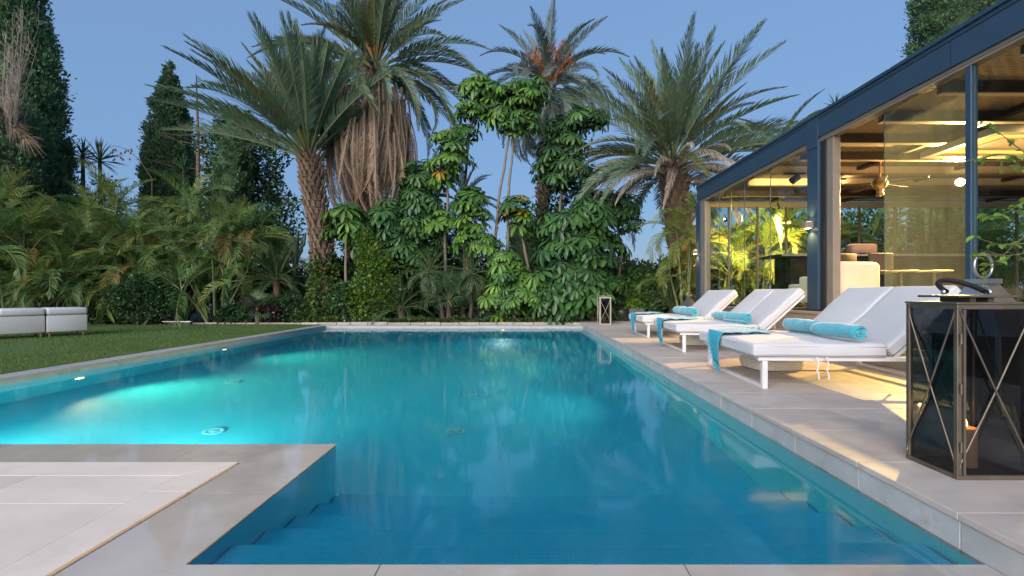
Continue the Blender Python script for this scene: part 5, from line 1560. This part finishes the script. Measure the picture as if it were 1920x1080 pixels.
# candelabra cacti
def cactus(px, Y, arms, label):
    b = at(px, Y); t = thing('candelabra_cactus', label, 'cactus', b, 0, 'candelabra cacti')
    def column(pts, rad):
        g = MB(); n_ = 12
        o_ = len(g.v)
        g.tube(pts, rad, n_)
        g.v = [tuple(v) for v in g.v]
        g.build('arm', M['cactus'], t)
    for pth, rd in arms:
        column([P(x, y, Y)-b for (x, y) in pth], rd)
cactus(553, 16.0, [([(553,600),(553,520),(556,455),(559,432)], [.10,.10,.09,.04]), ([(554,500),(546,478),(546,440)], [.06,.06,.03]), ([(554,490),(565,470),(566,445)], [.06,.06,.03]), ([(553,515),(538,495),(537,455)], [.06,.06,.03]), ([(554,478),(570,458),(573,436)], [.05,.05,.03])], 'branched green candelabra cactus left of the scaly trunk')
cactus(537, 17.0, [([(537,600),(535,520),(531,460)], [.09,.09,.04]), ([(535,520),(522,500),(521,470)], [.05,.05,.03])], 'thin dark cactus behind the branched one')

# --- small feather palms, cycads, fan palms in the bed
PYG = [frond_mesh('frond', 1.05, bd, 44, .24, .007, [M['fan'], M['cane']], 400+i, vee=15, base=.15, fwd=(60,28), tipdroop=.5, rach=.010, bexp=1.0) for i, bd in enumerate((.8,1.3,1.8,2.2))]
CYC = [frond_mesh('frond', 1.15, bd, 50, .20, .008, [M['cycad'], M['cane']], 430+i, vee=25, base=.12, fwd=(66,40), tipdroop=.1, rach=.012, bexp=1.2) for i, bd in enumerate((.4,.7,1.0))]
def small_palm(name, label, cat, px, py, Y, lib, n, e0, e1, sc_, seed, trunk=.06, group=None, basepx=None, z=GZ):
    r_ = random.Random(seed)
    b = at(basepx or px, Y, z); c = P(px, py, Y)-b
    t = thing(name, label, cat, b, 0, group)
    MB().tube([(0,0,0),(c.x*.3+.05,0,c.z*.4),(c.x*.8,0,c.z*.8),c], [trunk*1.2,trunk,trunk,trunk*1.1], 9).build('trunk', M['trunk'], t, True)
    for i in range(n):
        q = i/(n-1); el = e1+(e0-e1)*q+r_.uniform(-6,6)
        k = min(len(lib)-1, int(q*len(lib)))
        s = sc_*r_.uniform(.88,1.1)
        ob('frond', lib[k], t, c+Vector((0,0,-.04*q)), Euler((r_.uniform(-.3,.3), -R(el), i*2.39996)), (s,s,s))
small_palm('pygmy_date_palm', 'pygmy date palm with a curved bare trunk', 'palm', 884, 515, 14.8, PYG, 34, -35, 80, .95, 1, .055, 'pygmy date palms', 880)
small_palm('pygmy_date_palm', 'soft pygmy date palm left of the curved-trunk one', 'palm', 806, 512, 14.9, PYG, 38, -40, 80, 1.0, 2, .06, 'pygmy date palms', 832)
small_palm('pygmy_date_palm', 'short pygmy palm right of the curved-trunk one at the edging', 'palm', 946, 572, 14.7, PYG, 22, 0, 80, .6, 3, .05, 'pygmy date palms')
small_palm('pygmy_date_palm', 'spiky little palm before the broad umbrella tree', 'palm', 1045, 585, 14.8, CYC, 22, 5, 82, .7, 7, .05, 'pygmy date palms')
small_palm('cycad', 'large dark cycad behind the far edging under the lime bush', 'cycad', 752, 578, 14.8, CYC, 34, 0, 80, 1.05, 4, .12, 'cycads')
small_palm('cycad', 'cycad on the terrace end behind the farthest lounger', 'cycad', 1262, 572, 14.6, CYC, 30, 5, 75, .95, 5, .12, 'cycads')
small_palm('cycad', 'dark cycad beside the far lantern', 'cycad', 1112, 588, 15.0, CYC, 26, 0, 75, .95, 6, .10, 'cycads')
small_palm('cycad', 'spiky dark cycad under the branched cactus', 'cycad', 520, 525, 15.4, CYC, 28, -10, 75, 1.25, 8, .12, 'cycads')
FANL = [fan_leaf_mesh('leaf', .55, 26, [M['fan'], M['cane']], 500+i, .55) for i in range(3)]
def fan_palm(px, py, Y, n, label, seed, sc_=1.0):
    r_ = random.Random(seed); b = at(px, Y); c = P(px, py, Y)-b
    t = thing('fan_palm', label, 'fan palm', b, 0, 'fan palms')
    MB().tube([(0,0,0),(0,0,c.z)], [.09,.08], 8).build('trunk', M['trunk'], t, True)
    for i in range(n):
        el = 75-95*i/n+r_.uniform(-8,8); s = sc_*r_.uniform(.85,1.1)
        ob('leaf', FANL[i % 3], t, c, Euler((r_.uniform(-.5,.5), -R(el), i*2.39996-1.2)), (s,s,s))
fan_palm(842, 560, 14.7, 16, 'fan palm with pleated leaves reaching down to the edging', 1)
fan_palm(484, 585, 14.75, 9, 'small pale fan palm at the lawn edge', 2, .7)
fan_palm(868, 580, 15.3, 8, 'small fan palm behind the curved palm trunk', 3, .8)

# --- pots on the terrace end
pt_ = thing('round_pot', 'round dark pot on the terrace end beside the far lantern', 'pot', (G(1160, 600).x, 15.2, 0))
MB().lathe([(.17,0),(.22,.03),(.27,.2),(.275,.33),(.25,.40),(.235,.40),(.23,.34),(.001,.33)], 24).build('body', M['pot'], pt_, True)
shrub('potted_plant', 'leafy plant growing in the round dark pot', 'plant', Vector((G(1160,600).x, 15.2, .33)), [(0,0,.35,.28,.28,.3),(.1,0,.6,.2,.2,.25),(-.1,0,.7,.18,.2,.25)], 900, .09, 'shrub_m', seed=41, stems=2)
sq = thing('square_planter', 'square grey planter on the terrace end', 'planter', ((1191-CX)/F*15.0, 15.0, 0))
MB().box(-.25,.25,-.25,.25,0,.42,bev=.01).build('body', M['potg'], sq)
MB().box(-.22,.22,-.22,.22,.4202,.424).build('soil', M['soil'], sq)
MB().box(-.02,.02,-.254,-.2505,.26,.30).build('mark', M['steel'], sq)
shrub('potted_plant', 'pale variegated plant growing in the square grey planter', 'plant', Vector(((1191-CX)/F*15.0, 15.0, .424)), [(0,0,.2,.28,.25,.2),(-.2,0,.12,.16,.2,.14)], 700, .11, 'shrub_l', seed=42, stems=2)
tb = thing('tall_planter', 'tall black planter box between the square planter and the cycad', 'planter', ((1216-CX)/F*15.1, 15.3, 0))
MB().box(-.2,.2,-.2,.2,0,.75,bev=.01).build('body', M['blackm'], tb)
MB().box(-.17,.17,-.17,.17,.7502,.754).build('soil', M['soil'], tb)
# low light bar on the lawn edge
lb = thing('garden_bar', 'low white bar on two black feet at the lawn edge', 'garden bar', ((335-CX)/F*14.45, 14.45, -.085))
MB().box(-.48,.40,-.05,.05,.085,.115,bev=.005).build('bar', M['white_frame'], lb)
for x in (-.17, .33): MB().box(x-.07,x+.07,-.06,.06,0,.084,bev=.005).build('foot', M['blackm'], lb)

# --- climbing plant reaching into the picture by the near lantern
b = Vector((3.05, 2.62, 0))
vp = thing('potted_climber', 'leafy light-green climber with thin twigs beside the near lantern', 'plant', b)
MB().lathe([(.14,0),(.19,.3),(.2,.34),(.185,.34),(.18,.3),(.001,.29)], 20).build('pot', M['pot'], vp, True)
lf = MB(); lv = []
for (u, w) in ((0,.15),(.25,.8),(.5,1),(.75,.7)): lv += [(u*.06, -.02*w, .004*w), (u*.06, 0, -.003), (u*.06, .02*w, .004*w)]
lv.append((.06, 0, -.01))
lf.add(lv, [(0,1,4,3),(1,2,5,4),(3,4,7,6),(4,5,8,7),(6,7,10,9),(7,8,11,10),(9,10,12),(10,11,12)])
LFM = lf.mesh('leaf', M['vine'], True)
r_ = random.Random(12)
YV = 2.55
tw = [[(1990,330),(1925,290),(1890,262),(1862,240),(1850,232)], [(1960,315),(1905,292),(1870,288),(1835,300)], [(1985,345),(1935,330),(1900,300),(1878,298),(1874,325)],
      [(1975,395),(1930,400),(1895,395),(1862,410),(1850,402)], [(1990,430),(1930,455),(1905,458),(1870,458),(1838,448),(1826,440)], [(1980,470),(1925,475),(1880,480),(1850,470),(1828,480),(1815,478)],
      [(1970,430),(1925,440),(1895,465),(1850,510),(1842,535),(1838,555)], [(1980,370),(1935,375),(1905,385),(1880,395)], [(1960,500),(1900,478),(1862,492),(1840,505)]]
hub = [P(2010,330,YV+.05)-b, P(2005,430,YV+.05)-b]
MB().tube([(0,0,.29), P(2030,560,YV+.05)-b, hub[1], hub[0], P(2000,230,YV)-b], [.014,.012,.010,.008,.004], 6).build('main_stem', M['twig'], vp, True)
for w_ in tw:
    dep = YV + r_.uniform(-.12,.12)
    pts = [P(x, y, dep)-b for (x, y) in w_]
    st = min(([hub[0], hub[1], P(2030,520,YV+.05)-b]), key=lambda h_: (h_-pts[0]).length)
    MB().tube([st]+pts, [.004]+[.0032-.0018*i/len(pts) for i in range(len(pts))], 5).build('twig', M['twig'], vp, True)
    tot = len(pts)
    for k in range(15):
        q = r_.uniform(.2, tot-1.001); p = pts[int(q)].lerp(pts[int(q)+1], q-int(q))
        s = r_.uniform(.4, .95)
        ob('leaf', LFM, vp, p, Euler((r_.uniform(-.8,.8), r_.uniform(-.2,.9), r_.uniform(0,6.28))), (s, s*r_.uniform(.8,1.15), s))
def spike(x, y, ex_, ey):
    p0 = P(x,y,YV)-b; p1 = P(ex_,ey,YV)-b; g = MB()
    for k in range(60):
        q = p0.lerp(p1, k/60); d = Vector((r_.uniform(-1,1), r_.uniform(-1,1), r_.uniform(-1,1)))*.008
        g.tube([q, q+d], [.0025,.002], 3)
    stuff(g.build('flower_spike', M['vine'], vp))
spike(1866,248,1855,230); spike(1878,300,1877,326); spike(1860,290,1835,298)
